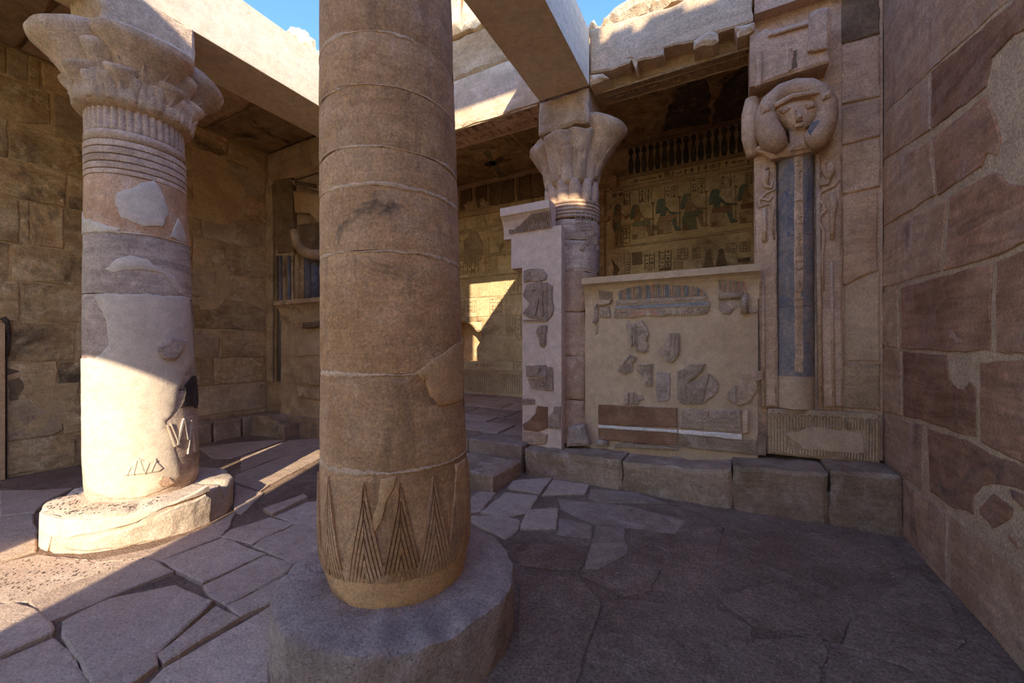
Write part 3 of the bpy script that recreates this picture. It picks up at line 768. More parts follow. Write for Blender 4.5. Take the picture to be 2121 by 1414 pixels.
for a in ((1440, 1000), (1600, 980)):
    x, z = at_fig(*a); mb = MB(); mb.prism(disc(x, z, .045, 10, .05), FB, .034); mb.prism([(x - .05, z - .05), (x + .05, z - .05), (x + .10, z - .32), (x - .10, z - .32)], FB, .032); mb.build('relief_figure', 'reliefdark', wb, label='small worn carved figure in the lower row')
# tall falcon-like fragment in white paint
x, z = at_fig(280, 1200)
slab('pale_painted_panel', 'backwall', wb, PX([(1260,527),(1303,520),(1300,566),(1262,570)], on_y, YB), FB, h=.012, seg=.1, jit=.01)
slab('dark_wing', 'reliefdark', wb, PX([(1266,535),(1280,552),(1284,558),(1278,570),(1270,568),(1272,556)], on_y, YB), FB, h=.024, seg=.05, jit=.004)
# carved doorway frame at the left end, behind the column
fr = [([(1236,372),(1280,366),(1280,390),(1240,394)], .10, 'wall'), ([(1238,394),(1254,392),(1254,452),(1238,454)], .06, 'wall'), ([(1236,454),(1262,449),(1264,456),(1258,460),(1238,464)], .09, 'wall'), ([(1240,464),(1254,460),(1254,575),(1240,580)], .04, 'wall')]
for px, h, m in fr: slab('door_frame', m, wb, PX(px, on_y, YB), FB, h=h, seg=.15, jit=.004, bev=.012)
# frieze of vase ornaments under the ceiling
vz = [(-.20, 0), (.20, 0), (.30, .22), (.26, .45), (.13, .68), (.11, .74), (.24, .80), (.27, .90), (.14, 1.0), (-.14, 1.0), (-.27, .90), (-.24, .80), (-.11, .74), (-.13, .68), (-.26, .45), (-.30, .22)]
zt = ZC - .05; hh = .46; pitch = .118; mbv = MB()
mbv.prism([(a * pitch * 1.35, b * hh) for a, b in vz], lambda s, t, h: (s, -h, t), .028)
x = 1.18; first = None; k = 0
while x > -1.62:
    if first is None:
        first = mbv.build('frieze_ornament', 'soot', wb); o = first
    else:
        o = first.copy(); COL.objects.link(o)
    o.location = (x, YB, ZC - .06 - hh); k += 1; x -= pitch
for (za, zb, hh2) in ((ZC - .045, ZC - .01, .03), (ZC - .60, ZC - .545, .05), (ZC - .545, ZC - .53, .02), (ZC - .84, ZC - .80, .03), (ZC - .76, ZC - .73, .015)):
    slab('frieze_band', 'relief', wb, bx(-1.9, za, 1.28, zb), FB, h=hh2, seg=.6, jit=.003, bev=.006)
mb = MB(); glyphs(mb, FB, -1.5, ZC - .725, 1.25, ZC - .615, 26, 1, h=.014, rnd=random.Random(9)); mb.build('frieze_signs', 'reliefdark', wb, kind='stuff')
# frieze panels left of the column (worn deity blocks)
x = -5.4
for wd in (.34, .10, .30, .06, .33, .30, .08, .32, .33, .10, .32, .3):
    slab('frieze_panel', 'reliefdark' if wd > .2 else 'relief', wb, [(x, ZC - .62), (x + wd - .02, ZC - .62), (x + wd - .02, ZC - .12), (x, ZC - .12)], FB, h=.03, seg=.1, jit=.01, grid=.14, rough=.02); x += wd
slab('frieze_band', 'relief', wb, bx(-5.6, ZC - .76, -1.9, ZC - .64), FB, h=.07, seg=.5, jit=.01, bev=.015)
slab('frieze_band', 'relief', wb, bx(-5.6, ZC - 1.12, -1.9, ZC - 1.05), FB, h=.03, seg=.5, jit=.01, bev=.012)
# low relief figures on the dark stretch by the doorway
for px in ([(962,500),(985,470),(1000,505),(998,540),(960,548)], [(1000,500),(1012,492),(1016,545),(1004,548)], [(1022,455),(1050,452),(1050,475),(1020,480)], [(985,455),(1000,440),(1010,470),(992,478)], [(955,420),(1000,410),(1030,430),(1000,440),(957,450)]):
    slab('worn_relief', 'relief', wb, PX(px, on_y, YB), FB, h=.028, seg=.06, jit=.012, bev=.008, grid=.1, rough=.01)

# ceilings ---------------------------------------------------------------
cl = wall_box('ceiling', 'ceil', (-8.3, 5.02, ZC), (1.8, YB + .5, ZC + .35), 'soot-darkened painted stone ceiling of the inner hall', 'ceiling')
FC = f_down(ZC)
for i, (a, b, m) in enumerate(((-5.6, -4.4, 'ceil'), (-4.4, -3.35, 'ceil'), (-3.30, -2.2, 'ceil'), (-2.2, -1.15, 'ceil'), (-1.10, -.45, 'ceil'))):
    slab('ceiling_slab', m, cl, [(a + .012, 5.14), (b - .012, 5.14), (b - .012, 7.55), (a + .012, 7.55)], FC, h=.015, seg=.3, jit=.006)
for px, m in (([(1372,262),(1395,186),(1466,160),(1470,180),(1468,252),(1378,268)], 'soot'), ([(1476,255),(1480,215),(1500,176),(1558,145),(1560,236)], 'soot'), ([(1250,250),(1370,225),(1345,290),(1256,312)], 'ceil')):
    slab('painted_panel', m, cl, PX(px, on_z, ZC), FC, h=.022, seg=.12, jit=.03, grid=.2, rough=.004, bev=.004)
slab('painted_band', 'reliefdark', cl, PX([(1388,190),(1402,186),(1420,262),(1408,266)], on_z, ZC), FC, h=.02, seg=.2, jit=.006)
slab('painted_band', 'green', cl, PX([(1000,312),(1010,308),(1052,372),(1040,376)], on_z, ZC), FC, h=.02, seg=.15, jit=.01, bev=.004)
slab('painted_panel', 'soot', cl, PX([(1000,338),(1040,322),(1046,330),(1012,348)], on_z, ZC), FC, h=.02, seg=.08, jit=.03, bev=.003)

clL = MB(); clL.box((-8.3, -1.9, ZC + .02), (-5.15, 5.02, ZC + .26)); clL = clL.build('ceiling', 'ceil'); tag(clL, 'dark stone roof slabs over the left aisle beside the modern beam', 'ceiling', None, 'structure')
FCL = f_down(ZC + .02)
for (ya, yb, h, m) in ((3.56, 4.58, .02, 'ceil'), (2.5, 3.52, .05, 'relief'), (1.5, 2.48, .045, 'relief'), (.4, 1.48, .05, 'relief'), (-.8, .38, .04, 'relief')):
    xs = (-7.8, -6.9, -6.0, -5.2) if 2 < ya < 3 else (-7.8, -5.2)
    for a, b in zip(xs, xs[1:]):
        slab('roof_slab', m, clL, [(a + .012, ya + .01), (b - .012, ya + .01), (b - .012, yb - .01 - random.uniform(0, .05)), (a + .012, yb - .01)], FCL, h=h + random.uniform(0, .01), seg=.2, jit=.014, grid=.25, rough=.008, bev=.012)

# ================================================================= COLUMNS
def plinth(col_c, R, z0, H, name, mat, parent, seed, notch=None, lean=0, top=.03):
    P = Column(col_c[0], col_c[1], [(0, R)])
    prof = [(z0, R * 1.0), (z0 + .04, R * 1.0), (z0 + H * .35, R), (z0 + H * .6, R * 1.0), (z0 + H * .8, R * .995), (z0 + H - .03, R * .992), (z0 + H - .010, R * .985), (z0 + H, R * .955), (z0 + H + .004, R * .8), (z0 + H + .006, R * .6), (z0 + H, R * .4)]
    seg = 120; V = []; F = []
    for i, (z, r) in enumerate(prof):
        for j in range(seg):
            th = 2 * math.pi * j / seg; c, s_ = math.cos(th), math.sin(th)
            e = .016 * fbm(c * 1.5, s_ * 1.5, z * 2 + seed, 2.6, 5)
            rr = r + e; zz = z
            if i >= 5: zz += .012 * fbm(c * rr, s_ * rr, seed, 6, 3)
            if 4 <= i <= 8:                      # chipped rim
                chip = max(0, nz3(c * 2.2, s_ * 2.2, seed, 1.7) - .15) * .11
                zz -= chip * (.6 if i == 4 else 1); rr -= chip * .5
            if notch and notch[0] < th < notch[1] and i >= 2: rr -= notch[2] * (1 if i > 2 else .3)
            V.append((col_c[0] + rr * c, col_c[1] + rr * s_, zz))
    n = len(prof)
    for i in range(n - 1):
        for j in range(seg):
            q = (j + 1) % seg; F.append((i * seg + j, i * seg + q, (i + 1) * seg + q, (i + 1) * seg + j))
    F.append(tuple((n - 1) * seg + j for j in range(seg)))
    return smooth_by_angle(mesh(name, V, F, mat, parent, smooth=True), 45)

# ---- front column
fc = thing('stone_column', 'large orange-brown stone column in the foreground on a round dark plinth', 'column', (-1.69, 1.78, 0))
FCc = Column(-1.696, 1.769, [(.28, .372), (.34, .386), (.42, .405), (.50, .417), (.62, .4215), (.98, .412), (1.36, .401), (2.05, .3917), (2.6, .385), (3.66, .371), (4.2, .362)], lean=.019)
plinth((-1.69, 1.775), .675, -.03, .33, 'plinth', 'plinth', fc, 2.0)
zj = [.30, .985, 1.465, 2.08, 2.41, 2.60, 2.91, 3.18, 3.9, 4.34]
for i in range(len(zj) - 1):
    FCc.drum('drum', 'colplaster' if i == -1 else 'col', fc, zj[i] + (.003 if i else 0), zj[i + 1] - .003, sd=i * 3.1, rough=.0035 if i else .0008, label='carved lowest drum of the front column' if i == 0 else None)
for i, z in enumerate(zj[1:-2]): FCc.ring('joint_mortar', 'colring', fc, z, w=(.020, .016, .014, .014, .012, .012, .016)[i], sd=i * 5.0, h=-.0005)
mb = MB(); cx, cy = FCc.c(4.5); mb.box((cx - .32, cy - .32, 4.35), (cx + .32, cy + .32, 4.69)); mb.build('abacus', 'cap', fc)
FR0 = .41; FM = FCc.fm(FR0)
def fpx(pts): return FCc.px(pts, FR0)
slab('plaster_patch', 'colplaster', fc, fpx([(700,1178),(760,1196),(830,1180),(880,1172),(930,1130),(964,1120),(962,1180),(900,1238),(820,1262),(730,1255),(690,1210)]), FM, h=.006, base=-.01, bev=.002, seg=.03, jit=.006, grid=.05, smooth=True)
slab('plaster_patch', 'colplaster', fc, fpx([(862,770),(905,738),(940,712),(957,700),(958,825),(935,835),(907,838),(888,820),(880,780),(878,792)]), FM, h=.006, base=-.01, bev=.002, seg=.025, jit=.006, grid=.05, smooth=True)
slab('plaster_patch', 'colplaster', fc, fpx([(788,992),(822,985),(815,1010),(800,1040),(790,1080),(772,1110),(764,1100),(782,1040)]), FM, h=.007, base=-.01, bev=.002, seg=.025, jit=.005, grid=.05, smooth=True)
slab('plaster_patch', 'colplaster', fc, fpx([(942,962),(962,948),(966,1040),(960,1120),(948,1130),(950,1050)]), FM, h=.008, base=-.01, bev=.003, seg=.03, jit=.004, grid=.05, smooth=True)
# nested papyrus-leaf chevrons of the lowest drum
ac0 = fpx([(754.6, 1000)])[0][0]; NT = 15; pit = 2 * math.pi * FR0 / NT
for t in range(NT):
    ac = ac0 + t * pit * .98; zA = .945 + random.uniform(-.012, .006); zB = .455 + random.uniform(-.012, .012); m_ = .100 / (zA - zB); mb = MB()
    for k in range(5):
        za = zA - .092 * k; w_ = .0135
        for sg in (-1, 1):
            for i in range(4):
                z0_, z1_ = za - (za - zB) * i / 4, za - (za - zB) * (i + 1) / 4
                A = lambda z: ac + sg * (za - z) * m_
                q = [(A(z0_), z0_), (A(z1_), z1_), (A(z1_) - sg * w_, z1_ - .002 * i), (A(z0_) - sg * (w_ if i else 0), z0_)]
                mb.prism(q if area(q) > 0 else q[::-1], FM, .0105, base=-.006)
    mb.build('leaf_relief', 'col', fc)

# ---- left column (half sunlit)
lc = thing('stone_column', 'pale plastered column, lower half sunlit, with a flaring flower capital', 'column', (-4.80, 1.69, 0))
LCc = Column(-4.80, 1.688, [(.28, .385), (.40, .398), (.6, .404), (1.2, .394), (2.1, .378), (3.2, .352), (3.7, .342)], lean=.0235)
plinth((-4.795, 1.70), .655, -.03, .32, 'plinth', 'lplinth', lc, 7.0)
LR0 = .385; LM = LCc.fm(LR0)
def lpx(pts): return LCc.px(pts, LR0)
LCc.drum('drum', 'lcolgrey', lc, .28, 1.2, sd=1, wav=.003); LCc.drum('drum', 'lcolgrey', lc, 1.206, 2.06, sd=2)
LCc.drum('drum', 'lcolgrey', lc, 2.066, 2.59, sd=3); LCc.drum('drum', 'lcolred', lc, 2.596, 3.09, sd=4)
LCc.ring('joint_mortar', 'plaster', lc, 2.593, w=.012, sd=3)
# neck: five raised bands, reeds
zb = [3.09, 3.14, 3.20, 3.265, 3.33, 3.39]
for i in range(5):
    a, b = zb[i] + .003, zb[i + 1] - .003
    smooth_by_angle(LCc.lathe('neck_band', 'lcol', lc, [(a, .335), (a + .001, .352), (a + .006, .3555), (b - .006, .3555), (b - .001, .352), (b, .335)]), 25)
LCc.lathe('neck_band', 'lcol', lc, [(3.392, .33), (3.394, .352), (3.45, .352), (3.475, .350), (3.478, .33)])
LCc.lathe('reeds', 'lcol', lc, [(3.47, .336), (3.50, .338), (3.58, .338), (3.70, .338), (3.74, .33)], seg=400, fn=lambda th, z, i: .020 * abs(math.cos(th * 20)) ** .7 - .010)
# letters scratched into the neck band
mb = MB()
def letters(pp, h):
    for q in pp:
        q = lpx(q); q = q if area(q) > 0 else q[::-1]; mb.prism(q, LM, -.385 + .385 + h)
for x in (262, 273, 283):
    letters([[(x, 329), (x + 1.5, 329.3), (x + 1.5, 338.3), (x, 338)]], -.012)
    letters([[(x, 329), (x + 6, 330), (x + 6, 331.2), (x, 330.3)]], -.012)
# plaster repairs following the photograph
def lpatch(px, mat='plaster', h=.008, **k):
    kk = dict(base=-.012, bev=.003, seg=.013, jit=.008, grid=.05, smooth=True, jf=16.0); kk.update(k)
    slab('plaster_patch', mat, lc, lpx(px), LM, h=h * .6, **kk)
c1 = lambda L: [(x * .3395, y * .3395) for x, y in L]
c2 = lambda L: [(x * .3395, 460 + y * .3395) for x, y in L]
lpatch(c1([(705,1175),(800,1152),(880,1112),(940,1097),(980,1150),(1030,1290),(990,1383),(860,1378),(740,1328),(705,1240)]))
lpatch(c2([(492,-60),(520,-30),(620,10),(740,38),(715,62),(600,58),(492,66)]))
lpatch(c2([(1068,20),(1085,-30),(1118,40),(1142,125),(1090,112),(1040,92),(1060,60)]))
lpatch(c2([(640,292),(720,222),(800,203),(900,222),(940,262),(1010,292),(1085,360),(1128,440),(1098,442),(1040,360),(1000,312),(900,300),(820,288),(700,302)]))
lpatch([(196,612),(300,609),(350,612),(392,616),(402,745),(383,772),(372,800),(362,850),(342,873),(364,930),(374,985),(352,1008),(300,1028),(240,1032),(180,1012),(171,960),(169,760),(168,744),(200,740),(226,716),(222,665),(206,636)], h=.010)
slab('carved_fragment', 'lcolgrey', lc, lpx([(327,716),(350,697),(382,704),(374,725),(366,738),(359,746),(336,743),(327,728)]), LM, h=.035, base=-.01, bev=.012, seg=.02, jit=.004, grid=.035, rough=.01)
slab('soot_patch', 'black', lc, lpx([(386,795),(397,782),(406,790),(408,846),(395,846),(372,842),(382,830)]), LM, h=.012, base=-.01, bev=.002, seg=.012, jit=.022, grid=.02)
def leafbits(lines, h=.013):
    mb = MB()
    for a, b, w_ in lines:
        w_ *= .62
        pp = lpx([(a[0] - w_, a[1]), (a[0] + w_, a[1]), (b[0] + w_, b[1]), (b[0] - w_, b[1])]); pp = pp if area(pp) > 0 else pp[::-1]
        mb.prism(pp, LM, h)
    mb.build('leaf_relief', 'plaster', lc)
leafbits([((345, 880), (362, 925), 3), ((352, 876), (370, 920), 2), ((379, 868), (366, 922), 2.5), ((380, 866), (388, 910), 2.0), ((395, 870), (402, 935), 1.5), ((395, 880), (388, 940), 1.5)])
slab('carved_fragment', 'plaster', lc, lpx([(257,984),(272,964),(288,947),(300,955),(322,949),(326,958),(337,968),(330,974)]), LM, h=.016, base=-.005, bev=.004, seg=.02, jit=.003, grid=.04)
leafbits([((272, 966), (264, 983), 2), ((284, 952), (277, 982), 2), ((290, 952), (299, 980), 2), ((308, 958), (300, 978), 2), ((322, 952), (312, 976), 2)], h=.020)
slab('carved_fragment', 'lcol', lc, lpx([(324,1000),(334,985),(350,988),(362,1000),(350,1006),(330,1008)]), LM, h=.018, base=-.01, bev=.006, seg=.02, jit=.004, grid=.03, rough=.006)
# stone strip left exposed on the plinth drum
PLc = Column(-4.795, 1.70, [(0, .655)]); PM = PLc.fm(.655)
def ppx(pts): return PLc.px(pts, .655)
slab('exposed_stone', 'lplinth', lc, ppx([(112,1116),(150,1118),(220,1105),(290,1085),(350,1052),(400,1035),(425,1022),(436,1030),(434,1084),(380,1105),(300,1122),(200,1140),(150,1138)]), PM, h=.016, base=-.02, bev=.008, seg=.03, jit=.008, grid=.05, rough=.012)
slab('plinth_plaster', 'plaster', lc, ppx([(86,1060),(120,1072),(200,1076),(280,1064),(360,1040),(430,1005),(433,1018),(400,1030),(345,1048),(285,1080),(215,1098),(150,1110),(110,1110),(100,1140),(84,1130)]), PM, h=.012, base=-.02, bev=.004, seg=.04, jit=.006, grid=.06)
# dark lichen flecks on the sunlit plinth and floor
GP = ground([o for o in lc.children if o.name.startswith('plinth')]); mb = MB(); rnd = random.Random(8)
for k in range(420):
    if k < 200:
        a = rnd.uniform(-2.6, -.1); r = rnd.uniform(.44, .62); x, y = -4.795 + r * math.cos(a), 1.70 + r * math.sin(a); z = GP(x, y)
    else:
        u, v = rnd.uniform(-10, 300), rnd.uniform(1158, 1245)
        if v > 1250 - u * .30: continue
        x, y = on_z(u, v, .02); z = GZ(x, y)
    if z is None: continue
    l = rnd.uniform(.003, .010); wd = l * .4; a = 2.0 + rnd.uniform(-.5, .5); c, s_ = math.cos(a), math.sin(a)
    P = [(x + c * p * l - s_ * q * wd, y + s_ * p * l + c * q * wd) for p, q in ((-1, 0), (-.2, -.8), (.9, -.3), (1, .4), (0, .9))]
    mb.prism(P, f_up(z), .003, base=-.003)
mb.build('lichen_flecks', 'black', lc, kind='stuff', label='dark lichen flecks on the sunlit plinth')
# capital
cp = LCc.lathe('capital', 'cap', lc, [(3.66, .33), (3.685, .372), (3.70, .396), (3.73, .408), (3.78, .412), (3.84, .416), (3.90, .422), (3.94, .424), (3.96, .40), (4.0, .36), (4.1, .36), (4.22, .40), (4.30, .44), (4.33, .40)], seg=320,
               fn=lambda th, z, i: (.012 * abs(math.sin(th * 20)) if 3.72 < z < 3.95 else 0) + .01 * fbm(math.cos(th) * 2, math.sin(th) * 2, z * 2, 2, 3))
def umb(col, z0, az, off, tilt, r0, r1, ln, mat, name='umbel', **k):
    cx, cy = col.c(z0)
    V, F = umbel_geo((cx + off * math.cos(az), cy + off * math.sin(az), z0), az, tilt, r0, r1, ln, **k)
    return mesh(name, V, F, mat, cpar, smooth=True)
cpar = cp
for k in range(4): smooth_by_angle(umb(LCc, 3.76, math.radians(-9 + 90 * k), .20, math.radians(15), .15, .345, .52, 'cap', seg=64, lip=.045, rough=.010, leaves=9, sepal=.05), 32)
for k in range(4): umb(LCc, 3.80, math.radians(36 + 90 * k), .27, math.radians(13), .085, .150, .36, 'cap', lip=.03, leaves=7, sepal=.05)
for k in range(4):
    V, F = umbel_geo((LCc.c(4.0)[0] + .36 * math.cos(math.radians(36 + 90 * k)), LCc.c(4.0)[1] + .36 * math.sin(math.radians(36 + 90 * k)), 4.10), math.radians(36 + 90 * k), math.radians(8), .10, .085, .20, lip=.02, squash=.8)
    mesh('lotus_bud', V, F, 'cap', cp, smooth=True)
for k in range(8): umb(LCc, 3.74, math.radians(13.5 + 45 * k), .30, math.radians(20), .075, .128, .25, 'cap', lip=.022, name='small_umbel', leaves=6, sepal=.05)
for k in range(16): umb(LCc, 3.715, math.radians(2 + 22.5 * k), .372, math.radians(7), .040, .062, .19, 'cap', lip=.012, name='leaf_tip', seg=16)
mb = MB(); cx, cy = LCc.c(4.5)
V, F = slab_geo([(cy - .33, 4.32), (cy + .335, 4.32), (cy + .33, 4.695), (cy - .33, 4.695)], f_left(cx), h=.34, base=-.33, bev=.02, seg=.07, jit=.012, grid=.1, rough=.012)
mesh('abacus', V, F, 'cap', lc)

# ---- back column
bc = thing('stone_column', 'slender worn column with a broken flower capital beside the white door jamb', 'column', (-1.79, 5.05, .38))
BCc = Column(-1.79, 5.05, [(.4, .37), (2.0, .366), (3.4, .36), (3.8, .345)])
zs = [.40, .95, 1.5, 2.05, 2.55, 2.95, 3.22]
for i in range(len(zs) - 1): BCc.drum('drum', 'lcolgrey' if i > 3 else 'pil', bc, zs[i], zs[i + 1] - .006, sd=20 + i, rough=.016 if i < 4 else .005, bev=.014, wav=.02, seg=80, dz=.03)
for i in range(5):
    a = 3.225 + i * .045
    BCc.lathe('neck_band', 'lcol', bc, [(a, .34), (a + .004, .366), (a + .02, .370), (a + .038, .366), (a + .043, .34)], seg=72)
BCc.lathe('stem_bundle', 'lcol', bc, [(3.44, .30), (3.45, .318), (3.55, .318), (3.66, .322), (3.72, .31)], seg=240, fn=lambda th, z, i: .05 * abs(math.cos(th * 6 + .3)) ** .7 - .01)
cp2 = BCc.lathe('capital', 'cap', bc, [(3.66, .28), (3.69, .30), (3.75, .30), (3.9, .31), (4.1, .34), (4.3, .36), (4.36, .3)], seg=96, fn=lambda th, z, i: .02 * fbm(math.cos(th) * 2, math.sin(th) * 2, z * 2, 2, 3)); cpar = cp2
for k in range(12):
    az = math.radians(8 + 30 * k)
    umb(BCc, 3.67, az, .255, math.radians(9 if k % 2 else 11), .085, .125 if k % 2 else .10, .36 + (.22 if k % 2 == 0 else .05), 'cap', lip=.018, name='papyrus_stem', seg=24, rough=.008)
smooth_by_angle(umb(BCc, 3.80, math.radians(-8), .22, math.radians(20), .14, .315, .62, 'cap', seg=44, lip=.05, rough=.012, leaves=9, sepal=.05), 40)
for a, r, l in ((-98, .20, .48), (-52, .17, .50), (-145, .22, .44), (170, .28, .55), (80, .30, .58)):
    umb(BCc, 3.80, math.radians(a), .20, math.radians(17), .13, r, l, 'cap', seg=32, lip=.03, rough=.03, leaves=7, sepal=.05)
V, F = slab_geo([(-2.07, 4.30), (-1.42, 4.30), (-1.42, 4.695), (-2.07, 4.695)], f_y(5.0), h=.40, base=-.35, bev=.02, seg=.06, jit=.015, grid=.08, rough=.02)
mesh('abacus', V, F, 'cap', bc)
BM = BCc.fm(.366)
mb = MB()
def bpx(pts): return BCc.px(pts, .366)
q = bpx([(1192,478),(1236,478),(1236,442),(1192,442)]); sx = [p[0] for p in q]; tz = [p[1] for p in q]
glyphs(mb, BM, min(sx), min(tz), max(sx), max(tz), 5, 6, h=.008, rnd=random.Random(6), frame=True)
mb.build('carved_signs', 'lcolgrey', bc, kind='stuff')
mb = MB()
for px in ([(1221,478),(1228,477),(1230,488),(1222,489)], [(1217,490),(1234,489),(1236,505),(1214,508)], [(1212,500),(1218,497),(1206,518),(1200,517)], [(1206,512),(1238,508),(1238,518),(1206,520)]):
    pp = bpx(px); pp = pp if area(pp) > 0 else pp[::-1]; mb.prism(pp, BM, .012)
mb.build('seated_relief', 'lcol', bc)
V, F = slab_geo(PX([(1176,884),(1184,880),(1208,880),(1219,924),(1172,926)], on_y, 4.62), f_y(4.72), h=.11, base=-.05, bev=.03, seg=.04, jit=.008, grid=.05, rough=.02)
mesh('base_stone', V, F, 'plinth', bc)

# ================================================================= BEAMS AND ARCHITRAVE
def beam(name, label, xa, xb, ya, yb, z0, z1):
    t = thing(name, label, 'beam', ((xa + xb) / 2, (ya + yb) / 2, z0))
    V, F = slab_geo([(xa, ya), (xb, ya), (xb, yb), (xa, yb)], f_up(z0), h=z1 - z0, base=0, bev=.012, seg=.25, jit=.002, grid=.4, rough=.002)
    n = len(V)
    mesh('beam_body', V, F, 'beam', t)
    # underside with chamfer
    V, F = slab_geo([(xa, ya), (xb, ya), (xb, yb), (xa, yb)], f_down(z0 + .01), h=.012, base=-.01, bev=.006, seg=.25, jit=.001)
    mesh('soffit', V, F, 'beam', t)
    return t
beam('ceiling_beam', 'smooth tan replacement beam resting on the left column, side sunlit', -5.28, -4.585, .6, 4.585, 4.70, 5.36)
rb = beam('ceiling_beam', 'smooth tan replacement beam running to the back column, seen from below', -2.05, -1.41, 1.3, 4.585, 4.70, 5.36)
# hairline crack along the soffit
ar = thing('architrave', 'long broken stone architrave over the back colonnade', 'architrave', (-3.2, 4.85, 4.7))
V, F = slab_geo([(-7.80, 4.70), (-4.82, 4.70), (-4.82, 5.34), (-7.80, 5.34)], f_y(5.08), h=.50, base=0, bev=.012, seg=.2, jit=.006, grid=.25, rough=.008); mesh('architrave_block', V, F, 'relief', ar)
V, F = slab_geo([(-4.81, 4.70), (-2.06, 4.70), (-2.06, 5.38), (-4.81, 5.38)], f_y(5.08), h=.48, base=0, bev=.012, seg=.2, jit=.008, grid=.2, rough=.012); mesh('architrave_block', V, F, 'arch', ar)
V, F = slab_geo([(-2.05, 4.70), (.255, 4.70), (.255, 5.36), (-2.05, 5.36)], f_y(5.08), h=.30, base=0, bev=.02, seg=.12, jit=.012, grid=.12, rough=.04); mesh('architrave_block', V, F, 'archraw', ar, label='broken brown face of the architrave')
fa = [(1222,153),(1262,144),(1302,131),(1308,119),(1317,143),(1321,127),(1373,112),(1374,98),(1437,84),(1500,64),(1558,42),(1558,-66),(1400,10),(1222,61)]
V, F = slab_geo(PX(fa, on_y, 4.6), f_y(4.80), h=.20, base=0, bev=.012, seg=.06, jit=.008, grid=.12, rough=.008); mesh('face_block', V, F, 'arch', ar, label='pale intact strip of the architrave face')
for px in ([(1222,156),(1250,152),(1263,163),(1245,170),(1222,179)], [(1436,86),(1468,66),(1488,72),(1491,84),(1478,93),(1455,96),(1438,105)], [(1520,55),(1545,50),(1561,46),(1563,64),(1548,74),(1527,80)]):
    V, F = slab_geo(PX(px, on_y, 4.6), f_y(4.80), h=.23, base=0, bev=.025, seg=.04, jit=.008, grid=.06, rough=.015); mesh('broken_edge', V, F, 'arch', ar)
# carved bands on the underside
FS = f_down(4.70); mb = MB(); rnd = random.Random(12)
glyphs(mb, FS, -4.3, 4.66, -2.2, 4.82, 15, 1, h=.012, rnd=rnd); glyphs(mb, FS, -4.3, 4.87, -2.2, 5.03, 15, 1, h=.012, rnd=rnd)
glyphs(mb, FS, -1.2, 4.88, .24, 5.02, 11, 1, h=.012, rnd=rnd); glyphs(mb, FS, -1.2, 4.80, .24, 4.87, 18, 1, h=.010, rnd=rnd)
mb.build('carved_signs', 'relief', ar, kind='stuff', label='carved sign bands on the underside')
for y in (4.625, 4.835, 5.05):
    slab('soffit_line', 'arch', ar, bx(-4.4, y, -2.1, y + .02), FS, h=.016, base=-.01, seg=.5, jit=.003, bev=.004)
for y in (4.775, 4.872, 5.04):
    slab('soffit_line', 'relief', ar, bx(-1.3, y, .25, y + .016), FS, h=.014, base=-.01, seg=.5, jit=.003, bev=.004)
# masonry on top
um = thing('ruined_masonry', 'rough sunlit masonry above the architrave between the front column and the beam', 'masonry', (-3.2, 4.9, 5.38))
V, F = slab_geo([(-4.60, 5.40), (-2.0, 5.40), (-2.0, 6.02), (-3.0, 6.05), (-4.60, 6.0)], f_y(5.0), h=.34, base=0, bev=.05, seg=.12, jit=.02, grid=.14, rough=.03); mesh('stone_block', V, F, 'archraw', um)
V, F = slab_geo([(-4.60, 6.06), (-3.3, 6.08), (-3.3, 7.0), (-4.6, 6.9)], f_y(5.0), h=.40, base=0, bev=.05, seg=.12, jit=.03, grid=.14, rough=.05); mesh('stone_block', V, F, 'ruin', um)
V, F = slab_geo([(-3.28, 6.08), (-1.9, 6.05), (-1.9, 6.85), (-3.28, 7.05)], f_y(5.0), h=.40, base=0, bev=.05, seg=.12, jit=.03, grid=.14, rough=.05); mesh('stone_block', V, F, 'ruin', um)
rm = thing('ruined_masonry', 'small rugged sunlit rock lump showing above the left beam against the sky', 'masonry', (-7.2, 5.3, 5.4))
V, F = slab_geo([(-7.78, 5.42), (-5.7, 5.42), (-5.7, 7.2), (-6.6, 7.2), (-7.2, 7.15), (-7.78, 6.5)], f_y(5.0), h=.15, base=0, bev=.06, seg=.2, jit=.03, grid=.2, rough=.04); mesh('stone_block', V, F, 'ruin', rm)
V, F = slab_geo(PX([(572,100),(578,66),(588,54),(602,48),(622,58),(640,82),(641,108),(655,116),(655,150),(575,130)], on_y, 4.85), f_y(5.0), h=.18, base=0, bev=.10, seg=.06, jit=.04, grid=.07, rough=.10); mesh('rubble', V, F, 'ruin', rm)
rr = thing('ruined_masonry', 'sunlit crumbling rubble on top of the architrave right of the beam', 'masonry', (-.6, 4.95, 5.38))
for px in ([(1236,60),(1238,50),(1262,18),(1290,-8),(1350,-30),(1350,14),(1300,34)], [(1300,36),(1346,12),(1352,-30),(1440,-60),(1470,-60),(1470,-30),(1380,6)], [(1208,62),(1214,46),(1228,40),(1236,46),(1236,62)]):
    V, F = slab_geo(PX(px, on_y, 4.75), f_y(5.0), h=.25, base=0, bev=.05, seg=.06, jit=.03, grid=.07, rough=.06); mesh('rubble', V, F, 'ruin', rr)

